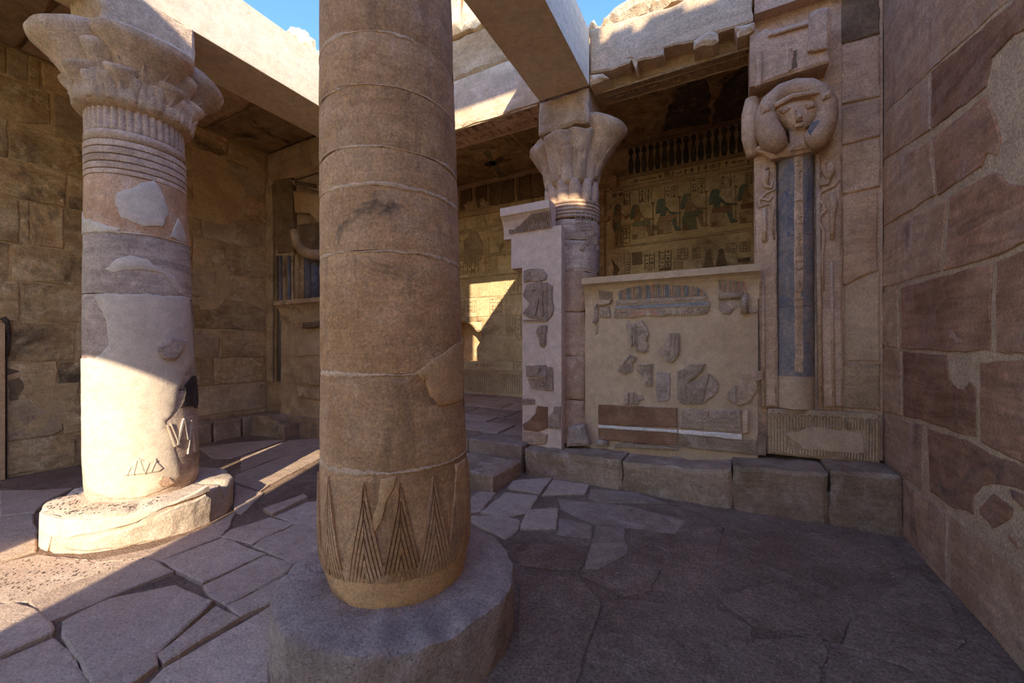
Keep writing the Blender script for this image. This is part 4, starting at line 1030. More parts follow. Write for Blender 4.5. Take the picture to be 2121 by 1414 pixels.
# ================================================================= BENCH, STEPS
be = thing('stone_bench', 'long low stone bench of blocks under the screen wall and pilaster', 'bench', (-.4, 4.6, 0))
for (a, b, z0, z1, za) in ((-2.155, -.975, .36, .375, -.04), (-.975, .073, .37, .43, -.02), (.073, .803, .47, .50, -.02), (.803, 1.297, .53, .55, -.02)):
    P = [(a + .008, za), (b - .008, za), (b - .008, z1), ((a + b) / 2 + .1, (z0 + z1) / 2 + random.uniform(-.02, .02)), (a + .008, z0)]
    V, F = slab_geo(P, f_y(4.94), h=.585, base=0, bev=.022, seg=.07, jit=.012, grid=.09, rough=.014)
    mesh('stone_block', V, F, 'bench', be)
mb = MB(); mb.box((-2.10, 4.40, -.03), (1.295, 4.93, .33)); mb.build('joint_fill', 'dust', be)
stp = thing('stone_step', 'worn stone step in front of the doorway behind the front column', 'step', (-3.2, 4.0, 0))
for a, b in ((-4.3, -3.25), (-3.235, -2.18)):
    V, F = slab_geo([(a, 3.69), (b, 3.67), (b, 4.345), (a, 4.345)], f_up(0), h=.235, base=-.03, bev=.022, seg=.08, jit=.010, grid=.12, rough=.010); mesh('stone_block', V, F, 'bench', stp)
thr = thing('threshold', 'pale stone threshold across the inner doorway above the step', 'threshold', (-3.2, 4.7, .2))
for a, b in ((-7.2, -5.6), (-5.585, -4.315), (-4.3, -3.0), (-2.985, -2.19)):
    V, F = slab_geo([(a, 4.37), (b, 4.37), (b, 4.93), (a, 4.93)], f_up(0), h=.405, base=-.02, bev=.02, seg=.1, jit=.010, grid=.14, rough=.008); mesh('stone_block', V, F, 'bench' if a < -3.5 else 'floor', thr)

# ================================================================= SCREEN WALL
def extrude(prof, xa, xb, name, mat, parent, n=1, jit=0):
    "closed profile [(y, z)] along x"
    m = len(prof); V = []; F = []
    for i in range(n + 1):
        x = xa + (xb - xa) * i / n
        for (y, z) in prof: V.append((x, y + jit * nz3(x, y, z, 6), z + jit * nz3(x, z, y, 6)))
    for i in range(n):
        for j in range(m):
            k = (j + 1) % m; F.append((i * m + j, i * m + k, (i + 1) * m + k, (i + 1) * m + j))
    F.append(tuple(reversed(range(m)))); F.append(tuple(n * m + j for j in range(m)))
    return mesh(name, V, F, mat, parent, fix=True)
YS = 4.75
sw = thing('screen_wall', 'tan plastered screen wall with carved fragments set into it', 'wall', (-.6, YS, .36))
mb = MB(); mb.box((-1.51, YS, .36), (.302, 4.815, 2.25)); mb.box((-1.40, 4.815, .36), (.27, 5.0, 2.25)); mb.build('wall_body', 'screen', sw)
cav = [(4.82, 2.10), (YS, 2.10), (YS, 2.18), (YS - .010, 2.24), (YS - .032, 2.295), (YS - .065, 2.335), (YS - .105, 2.358), (YS - .125, 2.362), (YS - .125, 2.435), (4.82, 2.435)]
extrude(cav, -1.515, .315, 'cornice', 'screen', sw, n=24, jit=.002)
FSW = f_y(YS)
k4 = lambda L: [(1250 + x * .165, 640 + y * .165) for x, y in L]
def sfrag(L, mat='frag', h=.022, rough=.012, conv=k4, name='carved_fragment', **k):
    kk = dict(base=-.01, bev=.007, seg=.03, jit=.004, grid=.025); kk.update(k)
    slab(name, mat, sw, PX(conv(L), on_y, YS), FSW, h=h, rough=rough, **kk)
sfrag([(310,130),(340,200),(480,140),(560,230),(575,330),(550,390),(570,450),(530,550),(410,530),(400,480),(350,480),(330,350),(290,280),(280,180)])
sfrag([(830,300),(950,300),(955,470),(950,560),(920,610),(860,680),(780,650),(760,600),(710,580),(680,510),(760,480),(780,380)], h=.026)
sfrag([(330,565),(410,600),(400,660),(370,680),(360,780),(270,820),(180,770),(230,690),(290,590)], h=.024)
sfrag([(430,690),(630,685),(620,780),(610,980),(500,970),(490,840),(430,790)])
sfrag([(672,790),(840,800),(850,900),(840,1120),(800,1160),(682,1165),(652,1020)], mat='plinth', h=.008, rough=.004, name='rough_stone')
sfrag([(930,780),(1090,690),(1280,690),(1250,770),(1080,920),(1300,800),(1335,815),(1235,1190),(1000,1190),(930,1130),(920,950)], h=.030)
sfrag([(1345,820),(1450,930),(1430,1050),(1260,1185)], h=.018)
sfrag([(1760,800),(1990,770),(2000,880),(1900,900),(1920,1010),(1850,1150),(1720,1210),(1680,1210),(1690,960)], h=.022, mat='pil')
sfrag([(1665,950),(1665,1200),(1560,1130),(1560,1040)], h=.024)
sfrag([(250,1080),(320,1045),(320,1195),(260,1195)]); sfrag([(338,1045),(385,1045),(385,1195),(338,1195)]); sfrag([(402,1052),(430,1100),(480,1075),(510,1130),(450,1150),(440,1195),(402,1195)])
# raised details on the fragments
mb = MB()
def raised(L, h=.036, conv=k4): mb.prism((lambda q: q if area(q) > 0 else q[::-1])(PX(conv(L), on_y, YS)), FSW, h)
for x in (350, 385, 410): raised([(x, 215), (x + 14, 215), (x + 14, 470), (x, 470)])
raised([(440,300),(480,230),(560,380),(545,390),(480,280),(450,330)]); raised([(420,490),(550,515),(540,540),(410,510)])
for x in (835, 880, 920): raised([(x, 305), (x + 18, 305), (x + 18, 470), (x, 470)])
raised([(770,520),(820,520),(830,570),(790,580)], .042); raised([(800,600),(855,610),(845,660),(800,645)], .042); raised([(880,490),(940,490),(930,600),(890,590)], .04)
raised([(240,680),(330,580),(350,590),(255,690)], .04)
mb.prism(disc(*PX(k4([(290, 740)]), on_y, YS)[0], .045, 12), FSW, .036); mb.prism(disc(*PX(k4([(375, 620)]), on_y, YS)[0], .028, 10), FSW, .036)
raised([(590,690),(604,690),(600,970),(590,970)]); raised([(440,700),(580,700),(580,715),(440,715)])
for (x, y) in ((470, 740), (510, 735), (550, 745), (480, 790), (540, 800), (560, 860), (530, 910)): raised([(x, y), (x + 20, y), (x + 24, y + 40), (x + 6, y + 36)], .034)
raised([(1090,700),(1250,705),(1230,760),(1080,900),(1070,890),(1200,760),(1210,725),(1090,718)], .042)
raised([(1400 - 400, 770), (1020, 760), (1010, 880), (985, 880)], .040)
mb.build('raised_carving', 'frag', sw, kind='stuff')
mb = MB()
q0 = PX(k4([(940, 1180), (1230, 960)]), on_y, YS); glyphs(mb, FSW, q0[0][0], q0[0][1], q0[1][0], q0[1][1], 5, 4, h=.038, rnd=random.Random(3))
mb.build('carved_signs', 'frag', sw, kind='stuff')
# painted cavetto ribs and the band below them
k3 = lambda L: [(1200 + x * .1886, 540 + y * .1886) for x, y in L]
def cavy(z):   # front of the cavetto at height z
    P = [(YS, 2.18), (YS - .010, 2.24), (YS - .032, 2.295), (YS - .065, 2.335), (YS - .105, 2.358)]
    for (a, za), (b, zb_) in zip(P, P[1:]):
        if za <= z <= zb_: return a + (b - a) * (z - za) / (zb_ - za)
    return YS if z < 2.18 else YS - .105
FCV = lambda s, t, h: (s, cavy(t) - h, t)
def ribs(xa, xb, n, top, bot, pat):
    grp = {}
    for i in range(n):
        x = xa + (xb - xa) * (i + .5) / n; w_ = (xb - xa) / n * .36
        tp = top(x); bt = bot(x)
        q = PX(k3([(x - w_, bt), (x + w_, bt), (x + w_, tp), (x - w_, tp)]), on_y, YS)
        q = q if area(q) > 0 else q[::-1]
        m = pat[i % len(pat)]; mb = grp.setdefault(m, MB())
        # follow the curve in three steps
        z0, z1 = q[0][1], q[2][1]
        for a, b in ((0, .4), (.4, .75), (.75, 1)):
            za, zb_ = z0 + (z1 - z0) * a, z0 + (z1 - z0) * b
            mb.prism([(q[0][0], za), (q[1][0], za), (q[1][0], zb_), (q[0][0], zb_)], FCV, .022, base=-.03)
    for m, mb in grp.items(): mb.build('cornice_ribs', m, sw, kind='stuff')
tops = [(400,420),(450,330),(520,310),(600,290),(700,280),(800,275),(850,262),(930,265),(1020,272),(1180,275),(1280,290),(1350,320),(1400,375)]
def topf(x):
    for (a, ya), (b, yb) in zip(tops, tops[1:]):
        if a <= x <= b: return ya + (yb - ya) * (x - a) / (b - a)
    return 400
ribs(430, 1390, 50, topf, lambda x: 425 - (x - 430) * .045, ['frag', 'rib_b', 'frag', 'rib_r', 'frag', 'rib_b', 'rib_b', 'frag', 'rib_r', 'frag', 'frag'])
ribs(218, 360, 9, lambda x: 325 + (x - 218) * .15, lambda x: 432, ['frag'])
ribs(1525, 1815, 15, lambda x: 218 + (x - 1525) * .05, lambda x: 358, ['frag', 'frag', 'rib_r'])
sfrag([(405,430),(1385,385),(1420,440),(1440,490),(1420,560),(1395,588),(1100,605),(1000,600),(905,612),(720,605),(580,628),(380,625),(380,560),(400,500)], conv=k3, h=.020, rough=.006, name='carved_band')
mb = MB()
raised([(400,492),(1430,440),(1430,450),(400,502)], .03, k3); raised([(390,530),(1430,490),(1430,500),(390,540)], .03, k3)
raised([(410,440),(1380,392),(1390,425),(410,480)], .03, k3)
mb.build('band_moulding', 'frag', sw)
mb = MB(); raised([(400,503),(1420,452),(1420,488),(400,528)], .026, k3); mb.build('blue_stripe', 'rib_b', sw)
mb = MB(); raised([(570,560),(722,545),(722,600),(640,600),(570,625)], .027, k3); raised([(770,540),(850,530),(870,600),(790,605)], .027, k3); mb.build('red_panel', 'rib_r', sw)
mb = MB()
for x, r in ((1210, 32), (1320, 28), (1385, 20)):
    c = PX(k3([(x, 545)]), on_y, YS)[0]; rr_ = r * .1886 / FPX * 4.5
    for k in range(12):
        a, b = 2 * math.pi * k / 12, 2 * math.pi * (k + 1) / 12
        mb.prism([(c[0] + rr_ * math.cos(a), c[1] + rr_ * math.sin(a)), (c[0] + rr_ * math.cos(b), c[1] + rr_ * math.sin(b)), (c[0] + rr_ * .6 * math.cos(b), c[1] + rr_ * .6 * math.sin(b)), (c[0] + rr_ * .6 * math.cos(a), c[1] + rr_ * .6 * math.sin(a))], FSW, .032)
q0 = PX(k3([(385, 612), (560, 552)]), on_y, YS); glyphs(mb, FSW, q0[0][0], q0[0][1], q0[1][0], q0[1][1], 5, 2, h=.032, rnd=random.Random(1))
q0 = PX(k3([(890, 600), (1015, 540)]), on_y, YS); glyphs(mb, FSW, q0[0][0], q0[0][1], q0[1][0], q0[1][1], 4, 2, h=.032, rnd=random.Random(2))
q0 = PX(k3([(1045, 600), (1170, 535)]), on_y, YS); glyphs(mb, FSW, q0[0][0], q0[0][1], q0[1][0], q0[1][1], 4, 1, h=.032, rnd=random.Random(3))
q0 = PX(k3([(222, 625), (350, 560)]), on_y, YS); glyphs(mb, FSW, q0[0][0], q0[0][1], q0[1][0], q0[1][1], 4, 1, h=.026, rnd=random.Random(8))
mb.build('carved_signs', 'frag', sw, kind='stuff')
sfrag([(220,435),(365,430),(350,470),(300,490),(222,495)], conv=k3, h=.05, name='broken_moulding'); sfrag([(222,500),(330,500),(345,560),(345,620),(222,625)], conv=k3, h=.016)
sfrag([(165,500),(205,470),(205,640),(190,690),(150,680)], conv=k3, h=.045, bev=.015, name='broken_moulding'); sfrag([(180,700),(208,720),(205,800),(175,820)], conv=k3, h=.012)
sfrag([(1530,425),(1780,420),(1780,500),(1700,520),(1650,590),(1575,580),(1525,520)], conv=k3, h=.018)
sfrag([(1845,500),(1960,545),(1950,575),(1845,585)], conv=k3, h=.018)
q = PX(k3([(1530, 392), (1800, 385), (1815, 370), (1815, 580)]), on_y, YS)
mb = MB(); mb.tube([(q[0][0], YS - .02, q[0][1]), (q[1][0], YS - .02, q[1][1])], .034, 12); mb.build('torus_moulding', 'frag', sw, smooth=True)
mb = MB(); mb.tube([(q[2][0], YS - .02, q[2][1]), (q[3][0], YS - .02, q[3][1])], .036, 12); mb.build('torus_moulding', 'frag', sw, smooth=True)
# painted panels and carved blocks along the foot
k5 = lambda L: [(1200 + x * .3112, 800 + y * .3112) for x, y in L]
sfrag([(130,122),(650,142),(655,274),(130,250)], conv=k5, mat='panelred', h=.030, rough=.004, name='painted_panel', grid=.06)
sfrag([(130,253),(655,287),(655,308),(130,275)], conv=k5, mat='stripe', h=.034, rough=.003, name='pale_stripe', grid=.06)
sfrag([(130,280),(655,312),(655,390),(330,372),(130,345)], conv=k5, mat='panelred', h=.030, rough=.004, name='painted_panel', grid=.06)
sfrag([(685,148),(1075,157),(1075,305),(670,276)], conv=k5, mat='frag', h=.026, rough=.008, grid=.04, name='carved_block')
sfrag([(1086,157),(1125,157),(1125,312),(1090,312)], conv=k5, mat='pil', h=.04, grid=.04, name='carved_block')
sfrag([(662,285),(1080,314),(1080,355),(662,310)], conv=k5, mat='stripe', h=.030, rough=.006, grid=.05, name='pale_stripe')
sfrag([(662,316),(1080,360),(1180,360),(1180,452),(662,402)], conv=k5, mat='bench', h=.030, rough=.010, grid=.05, name='foot_block')
sfrag([(1185,320),(1240,322),(1240,455),(1185,455)], conv=k5, mat='bench', h=.035, rough=.010, grid=.05, name='foot_block')
sfrag([(240,385),(330,372),(660,402),(660,420),(240,402)], conv=k5, mat='bench', h=.05, rough=.012, grid=.04, name='foot_block')
sfrag([(118,352),(150,345),(195,362),(195,395),(118,390)], conv=k5, mat='plinth', h=.09, bev=.03, rough=.012, grid=.03, name='stone_lump')
mb = MB()
for L in ([(700,165),(760,155),(820,170),(815,205),(740,215),(700,200)], [(830,160),(860,160),(850,210),(820,215)], [(870,180),(950,170),(960,205),(900,215),(870,205)], [(960,160),(985,158),(985,215),(960,215)], [(1000,165),(1040,165),(1040,215),(1000,210)], [(690,220),(1070,228),(1070,236),(690,230)], [(680,245),(1070,262),(1070,272),(680,256)]): raised(L, .036, k5)
mb.build('raised_carving', 'frag', sw, kind='stuff')

# ================================================================= DOOR JAMB
YJ = 4.58
dj = thing('door_jamb', 'white-plastered broken door jamb with cornice stub left of the screen wall', 'door jamb', (-2.03, YJ, .37))
V, F = slab_geo([(-2.291, .345), (-1.755, .345), (-1.755, 3.10), (-2.455, 3.10), (-2.455, 2.627), (-2.295, 2.627)], f_y(4.70), h=.12, base=0, bev=.004, seg=.4, jit=.001)
mesh('jamb_body', V, F, 'jamb', dj)
mb = MB(); mb.box((-2.28, 4.70, .40), (-2.165, 4.92, 2.62)); mb.box((-2.45, 4.70, 2.62), (-2.165, 4.92, 3.10)); mb.build('jamb_back', 'jamb', dj)
cv = [(4.69, 3.02), (YJ, 3.02), (YJ, 3.08), (YJ - .015, 3.16), (YJ - .045, 3.235), (YJ - .085, 3.285), (YJ - .105, 3.30), (YJ - .105, 3.40), (4.69, 3.40)]
o = extrude(cv, -2.56, -1.875, 'cornice', 'jamb', dj, n=12, jit=.001)
def jcav(z):
    P = cv[2:7]
    for (a, za), (b, zb_) in zip(P, P[1:]):
        if za <= z <= zb_: return a + (b - a) * (z - za) / (zb_ - za)
    return YJ
FJC = lambda s, t, h: (s, jcav(t) - h, t); FJ = f_y(YJ)
mb = MB(); n = 26
for i in range(n):
    x = -2.47 + .58 * i / (n - 1); hb = 3.085 + .015 * nz3(x, 0, 0, 9); ht = 3.13 + .14 * min(1, max(0, (i - 3) / 12)) + .012 * nz3(x, 3, 0, 12)
    for a, b in ((0, .5), (.5, 1)): mb.prism(bx(x - .007, hb + (ht - hb) * a, x + .007, hb + (ht - hb) * b), FJC, .02, base=-.02)
mb.build('cornice_ribs', 'frag', dj, kind='stuff')
k6 = lambda L: [(1040 + x * .2121, 400 + y * .2121) for x, y in L]
k7 = lambda L: [(1060 + x * .1839, 680 + y * .1839) for x, y in L]
def jfrag(L, conv=k6, mat='frag', h=.02, rough=.010, name='carved_fragment', **k):
    kk = dict(base=-.01, bev=.006, seg=.03, jit=.005, grid=.025); kk.update(k)
    slab(name, mat, dj, PX(conv(L), on_y, YJ), FJ, h=h, rough=rough, **kk)
jfrag([(215,760),(290,740),(400,745),(440,790),(430,850),(330,865),(215,865)])
jfrag([(205,990),(240,900),(330,870),(440,870),(490,900),(490,990),(510,1120),(490,1200),(440,1245),(270,1220),(205,1170),(270,1080)], h=.016)
jfrag([(345,1310),(380,1290),(440,1290),(440,1360),(430,1380),(435,1470),(410,1500),(370,1490),(360,1400),(330,1360)], h=.02)
jfrag([(165,420),(390,405),(400,540),(170,530)], k7); jfrag([(405,430),(460,430),(465,700),(400,700)], k7); jfrag([(180,560),(395,555),(395,700),(215,665)], k7)
jfrag([(125,795),(185,785),(260,800),(265,850),(125,855)], k7)
jfrag([(125,1080),(190,1040),(270,960),(290,870),(410,880),(405,1000),(410,1120),(300,1160),(130,1140)], k7, mat='panelred', h=.014); jfrag([(480,880),(552,880),(550,1130),(420,1125),(415,1000),(470,930)], k7, mat='frag')
jfrag([(130,1165),(300,1165),(410,1190),(380,1300),(140,1310)], k7, mat='pil', h=.018)
mb = MB()
def jr(L, conv=k6, h=.030): mb.prism((lambda q: q if area(q) > 0 else q[::-1])(PX(conv(L), on_y, YJ)), FJ, h)
jr([(330,900),(390,880),(405,940),(400,1030),(340,1030)]); jr([(335,1030),(365,1030),(330,1200),(300,1200)]); jr([(375,1030),(400,1030),(410,1200),(385,1200)]); jr([(345,870),(385,865),(385,900),(350,905)]); jr([(400,930),(440,940),(440,955),(400,960)]); jr([(300,940),(335,920),(335,940),(300,960)])
jr([(436,870),(444,870),(444,1240),(436,1240)], k6, .024); jr([(210,1236),(440,1240),(440,1250),(210,1248)], k6, .024)
jr([(175,525),(400,530),(400,545),(175,540)], k7); jr([(200,440),(250,430),(240,490),(205,490)], k7); jr([(290,430),(330,420),(320,490),(290,495)], k7)
jr([(375,1300),(395,1300),(400,1370),(370,1370)]); jr([(380,1400),(425,1395),(420,1470),(390,1470)])
q0 = PX(k7([(215, 660), (390, 560)]), on_y, YJ); glyphs(mb, FJ, q0[0][0], q0[0][1], q0[1][0], q0[1][1], 4, 3, h=.028, rnd=random.Random(2))
q0 = PX(k6([(222, 860), (290, 760)]), on_y, YJ); glyphs(mb, FJ, q0[0][0], q0[0][1], q0[1][0], q0[1][1], 2, 3, h=.028, rnd=random.Random(5))
mb.build('raised_carving', 'frag', dj, kind='stuff', label='shallow carved figure and signs')

# ================================================================= PILASTER WITH CARVED HEAD
pp = thing('carved_pilaster', 'engaged pilaster with a carved cow-eared head and blue shaft in the right corner', 'pilaster', (.62, 4.85, .5))
YP = 4.85
mb = MB(); mb.box((.28, YP, .56), (1.29, 5.02, 5.36)); mb.box((.27, 4.72, 4.98), (1.29, YP, 5.42)); mb.build('pilaster_body', 'pil', pp)
# coursed blocks to the right of the shaft
for px, m in (([(1744,545),(1744,20),(1822,2),(1823,70),(1823,95)], None), ):
    pass
FP = f_y(YP)
def pslab(px, Y, mat='pil', h=.03, name='carved_panel', plane=None, **k):
    kk = dict(base=-.01, bev=.008, seg=.05, jit=.004, grid=.06, rough=.006); kk.update(k)
    Yf = Y - h
    slab(name, mat, pp, PX(px, on_y, Yf), f_y(Y), h=h, **kk)
pslab([(1744,95),(1822,72),(1823,198),(1744,215)], YP, h=.02, name='stone_block'); pslab([(1744,-30),(1822,-60),(1822,68),(1744,90)], YP, h=.018, name='stone_block', mat='reliefdark')
pslab([(1744,220),(1823,203),(1823,280),(1744,300)], YP, h=.02, name='stone_block'); pslab([(1744,306),(1823,286),(1823,385),(1744,402)], YP, h=.02, name='stone_block')
pslab([(1746,408),(1818,392),(1818,560),(1800,565),(1750,592),(1746,585)], YP, h=.022, name='stone_block', mat='redpale')
pslab([(1748,594),(1802,566),(1823,560),(1823,748),(1748,748)], YP, h=.010, mat='screen', name='plaster_patch', rough=.002)
pslab([(1700,752),(1823,752),(1823,850),(1700,842)], YP, h=.018, name='stone_block', mat='relief')
# left strip with rearing serpent, rods, shaft
pslab([(1562,318),(1606,310),(1612,842),(1578,842),(1568,560)], YP, h=.07, name='side_strip')
pslab([(1698,330),(1742,318),(1746,842),(1704,842)], YP, h=.05, name='side_strip')
def rod(px, Y, r, mat='pil', name='torus_rod', seg=10):
    mb = MB(); mb.tube([(a, Y, b) for a, b in PX(px, on_y, Y)], r, seg); return mb.build(name, mat, pp, smooth=True)
rod([(1602,318),(1604,560),(1607,842)], YP - .055, .016); rod([(1581,560),(1583,842)], YP - .075, .012)
rod([(1694,320),(1696,560),(1700,842)], YP - .05, .020); rod([(1722,540),(1727,842)], YP - .05, .014)
def serp(pts, Y, r, name='serpent', mat='pil'):
    mb = MB(); P = [(a, Y, b) for a, b in PX(pts, on_y, Y)]; mb.tube(P, r if isinstance(r, list) else [r * (.7 + .6 * math.sin(math.pi * i / (len(P) - 1))) for i in range(len(P))], 8)
    return mb.build(name, mat, pp, smooth=True)
k8 = lambda L: [(1540 + x * .3538, y * .3538) for x, y in L]
serp(k8([(500,960),(480,940),(465,970),(475,1010),(500,1040),(490,1075),(450,1080),(435,1040),(445,1000)]), YP - .06, .020)
serp(k8([(505,950),(512,1000),(495,1050)]), YP - .07, [.030, .036, .020])
serp(k8([(560,1050),(530,1090),(480,1110),(445,1130),(440,1170),(470,1190),(480,1230),(450,1260),(440,1300),(470,1350),(470,1410),(460,1500),(465,1700)]), YP - .055, .015)
serp(k8([(515,1130),(530,1190),(520,1260),(520,1400)]), YP - .06, [.022, .034, .024, .018])
serp(k8([(150,980),(120,990),(115,1050),(130,1090),(160,1100),(170,1060)]), YP - .08, .018); serp(k8([(140,1000),(130,1040),(140,1075)]), YP - .09, [.022, .030, .016])
serp(k8([(185,1060),(180,1110),(130,1130),(90,1170),(95,1210),(150,1190),(175,1230),(165,1300),(180,1400)]), YP - .075, .014)
serp(k8([(120,1220),(125,1320),(122,1414)]), YP - .078, [.026, .020, .022])
serp(k8([(95,1160),(150,1175),(170,1150)]), YP - .08, .012, name='crown')
# half-round shaft
sh = Column(.625, YP + .035, [(0, .155)])
def half(col, z0, z1, r, name, mat, h=0, t0=180, t1=360, n=28, dz=.12):
    V = []; F = []; m = int((z1 - z0) / dz) + 1
    for i in range(m + 1):
        z = z0 + (z1 - z0) * i / m
        for j in range(n + 1):
            th = math.radians(t0 + (t1 - t0) * j / n); rr_ = r + h + .004 * fbm(math.cos(th), z, 2, 4, 3)
            V.append((col.x + rr_ * math.cos(th), col.y + rr_ * math.sin(th), z))
    for i in range(m):
        for j in range(n): a = i * (n + 1) + j; F.append((a, a + 1, a + n + 2, a + n + 1))
    return mesh(name, V, F, mat, pp, smooth=True)
half(sh, 1.0, 1.32, .165, 'shaft_drum', 'screen'); half(sh, 1.32, 2.0, .163, 'shaft_drum', 'blue'); half(sh, 2.005, 2.7, .161, 'shaft_drum', 'blue'); half(sh, 2.705, 3.62, .160, 'shaft_drum', 'blue')
SM = sh.fm(.16)
a0 = math.radians(262) * .16; a1 = math.radians(288) * .16
slab('sign_strip', 'pil', pp, [(a0, 1.36), (a1, 1.36), (a1, 3.6), (a0, 3.6)], SM, h=.010, base=-.01, seg=.1, jit=.003, bev=.003, grid=.03)
slab('blue_paint', 'bluecol', pp, [(math.radians(298) * .16, 2.0), (math.radians(330) * .16, 2.0), (math.radians(332) * .16, 3.58), (math.radians(298) * .16, 3.58)], SM, h=.006, base=-.01, seg=.05, jit=.010, bev=.002, grid=.05)
slab('blue_paint', 'bluecol', pp, [(math.radians(222) * .16, 2.5), (math.radians(252) * .16, 2.6), (math.radians(252) * .16, 3.3), (math.radians(222) * .16, 3.2)], SM, h=.006, base=-.01, seg=.05, jit=.012, bev=.002, grid=.05)
slab('blue_paint', 'bluecol', pp, [(math.radians(226) * .16, 1.75), (math.radians(245) * .16, 1.7), (math.radians(250) * .16, 2.0), (math.radians(228) * .16, 2.05)], SM, h=.006, base=-.01, seg=.05, jit=.012, bev=.002, grid=.05)
mb = MB(); glyphs(mb, SM, a0 + .006, 1.38, a1 - .006, 3.58, 1, 30, h=.020, rnd=random.Random(14), fill=.95); mb.build('carved_signs', 'relief', pp, kind='stuff', label='single column of carved signs down the blue shaft')
# carved head: wig, face, ears, collar, shrine block above
YH = 4.60
hd = MB(); P = [(a, YH + .06, b) for a, b in PX([(1622,304),(1603,286),(1590,260),(1587,232),(1598,205),(1620,186),(1648,177),(1676,177),(1700,188),(1714,210),(1714,236),(1704,262),(1690,284),(1676,296)], on_y, YH)]
hd.tube(P, [.06, .115, .110, .098, .092, .09, .09, .09, .09, .09, .094, .105, .11, .06], 18); wig = hd.build('wig', 'pil', pp, smooth=True, label='heavy carved wig framing the face')
slab('face', 'pil', pp, PX([(1598,226),(1615,212),(1640,203),(1668,198),(1692,200),(1699,212),(1694,232),(1682,250),(1668,262),(1652,268),(1636,258),(1614,244)], on_y, YH), f_y(YH + .14), h=.15, base=-.05, bev=.04, seg=.03, jit=.003, grid=.02, rough=.02, smooth=True, label='damaged face of the carved head')
for L in ([(1575,216),(1594,212),(1598,226),(1580,234)], [(1700,196),(1724,183),(1722,198),(1704,206)]): slab('ear', 'pil', pp, PX(L, on_y, YH - .05), f_y(YH), h=.06, base=-.03, bev=.015, seg=.03, jit=.002)
slab('nose', 'pil', pp, PX([(1648,222),(1658,219),(1664,246),(1650,250)], on_y, YH - .05), f_y(YH + .03), h=.085, base=0, bev=.025, seg=.02, jit=.004, grid=.02, rough=.012)
for L in ([(1612,226),(1630,217),(1640,222),(1624,232)], [(1668,214),(1686,209),(1690,216),(1674,222)]): slab('eye', 'pil', pp, PX(L, on_y, YH - .04), f_y(YH + .03), h=.062, base=0, bev=.012, seg=.02, jit=.001)
slab('mouth', 'pil', pp, PX([(1644,254),(1668,250),(1666,257),(1648,261)], on_y, YH - .04), f_y(YH + .03), h=.058, base=0, bev=.01, seg=.02, jit=.002)
slab('neck', 'pil', pp, PX([(1636,262),(1672,256),(1676,300),(1640,306)], on_y, YH), f_y(YH + .16), h=.12, base=0, bev=.02, seg=.04, jit=.002)
slab('brow_band', 'pil', pp, PX([(1600,219),(1640,198),(1695,192),(1697,198),(1642,206),(1606,226)], on_y, YH), f_y(YH + .1), h=.15, base=0, bev=.012, seg=.03, jit=.001)
slab('collar', 'pil', pp, PX([(1561,304),(1576,290),(1620,290),(1680,282),(1712,262),(1726,240),(1742,237),(1734,258),(1715,284),(1690,302),(1640,314),(1600,320),(1584,308)], on_y, YH), f_y(YP), h=.17, base=0, bev=.02, seg=.05, jit=.005, grid=.06, rough=.01)
slab('blue_paint', 'bluecol', pp, PX([(1678,254),(1700,246),(1714,252),(1704,280),(1680,282),(1674,270)], on_y, YH - .03), f_y(YH + .02), h=.056, base=-.05, bev=.008, seg=.03, jit=.008, grid=.03)
slab('shrine_block', 'pil', pp, PX([(1564,178),(1563,72),(1586,58),(1598,62),(1678,38),(1678,26),(1690,18),(1718,10),(1724,18),(1722,70),(1714,100),(1718,128),(1690,136),(1640,152)], on_y, YH), f_y(YP), h=.25, base=0, bev=.015, seg=.05, jit=.004, grid=.07, rough=.008)
slab('shrine_pillar', 'pil', pp, PX([(1676,36),(1692,22),(1718,14),(1714,98),(1690,104),(1674,106)], on_y, YH - .04), f_y(YH + .02), h=.06, base=0, bev=.008, seg=.05, jit=.003)
slab('shrine_pillar', 'pil', pp, PX([(1566,178),(1566,110),(1578,100),(1576,176)], on_y, YH - .04), f_y(YH + .02), h=.06, base=0, bev=.008, seg=.05, jit=.003)
slab('shrine_lintel', 'pil', pp, PX([(1592,68),(1712,34),(1712,39),(1592,74)], on_y, YH - .03), f_y(YH + .02), h=.05, base=0, bev=.006, seg=.05, jit=.002)
slab('shrine_door', 'reliefdark', pp, PX([(1641,104),(1652,100),(1652,138),(1641,142)], on_y, YH - .012), f_y(YH + .02), h=.022, base=0, bev=.004, seg=.05, jit=.002)
slab('shrine_frame', 'pil', pp, PX([(1634,100),(1641,98),(1641,144),(1634,146)], on_y, YH - .02), f_y(YH + .02), h=.04, base=0, bev=.006, seg=.05, jit=.002)
# side face of the second carved head, seen edge-on at the pilaster's left
mb = MB(); mb.tube([(.25, 4.74, 3.55), (.235, 4.76, 3.75), (.24, 4.77, 4.0), (.25, 4.76, 4.15)], [.05, .08, .085, .06], 12); mb.build('side_wig', 'pil', pp, smooth=True)
mb = MB(); mb.box((.225, 4.62, 4.2), (.30, 4.9, 4.75)); mb.build('side_shrine', 'pil', pp)
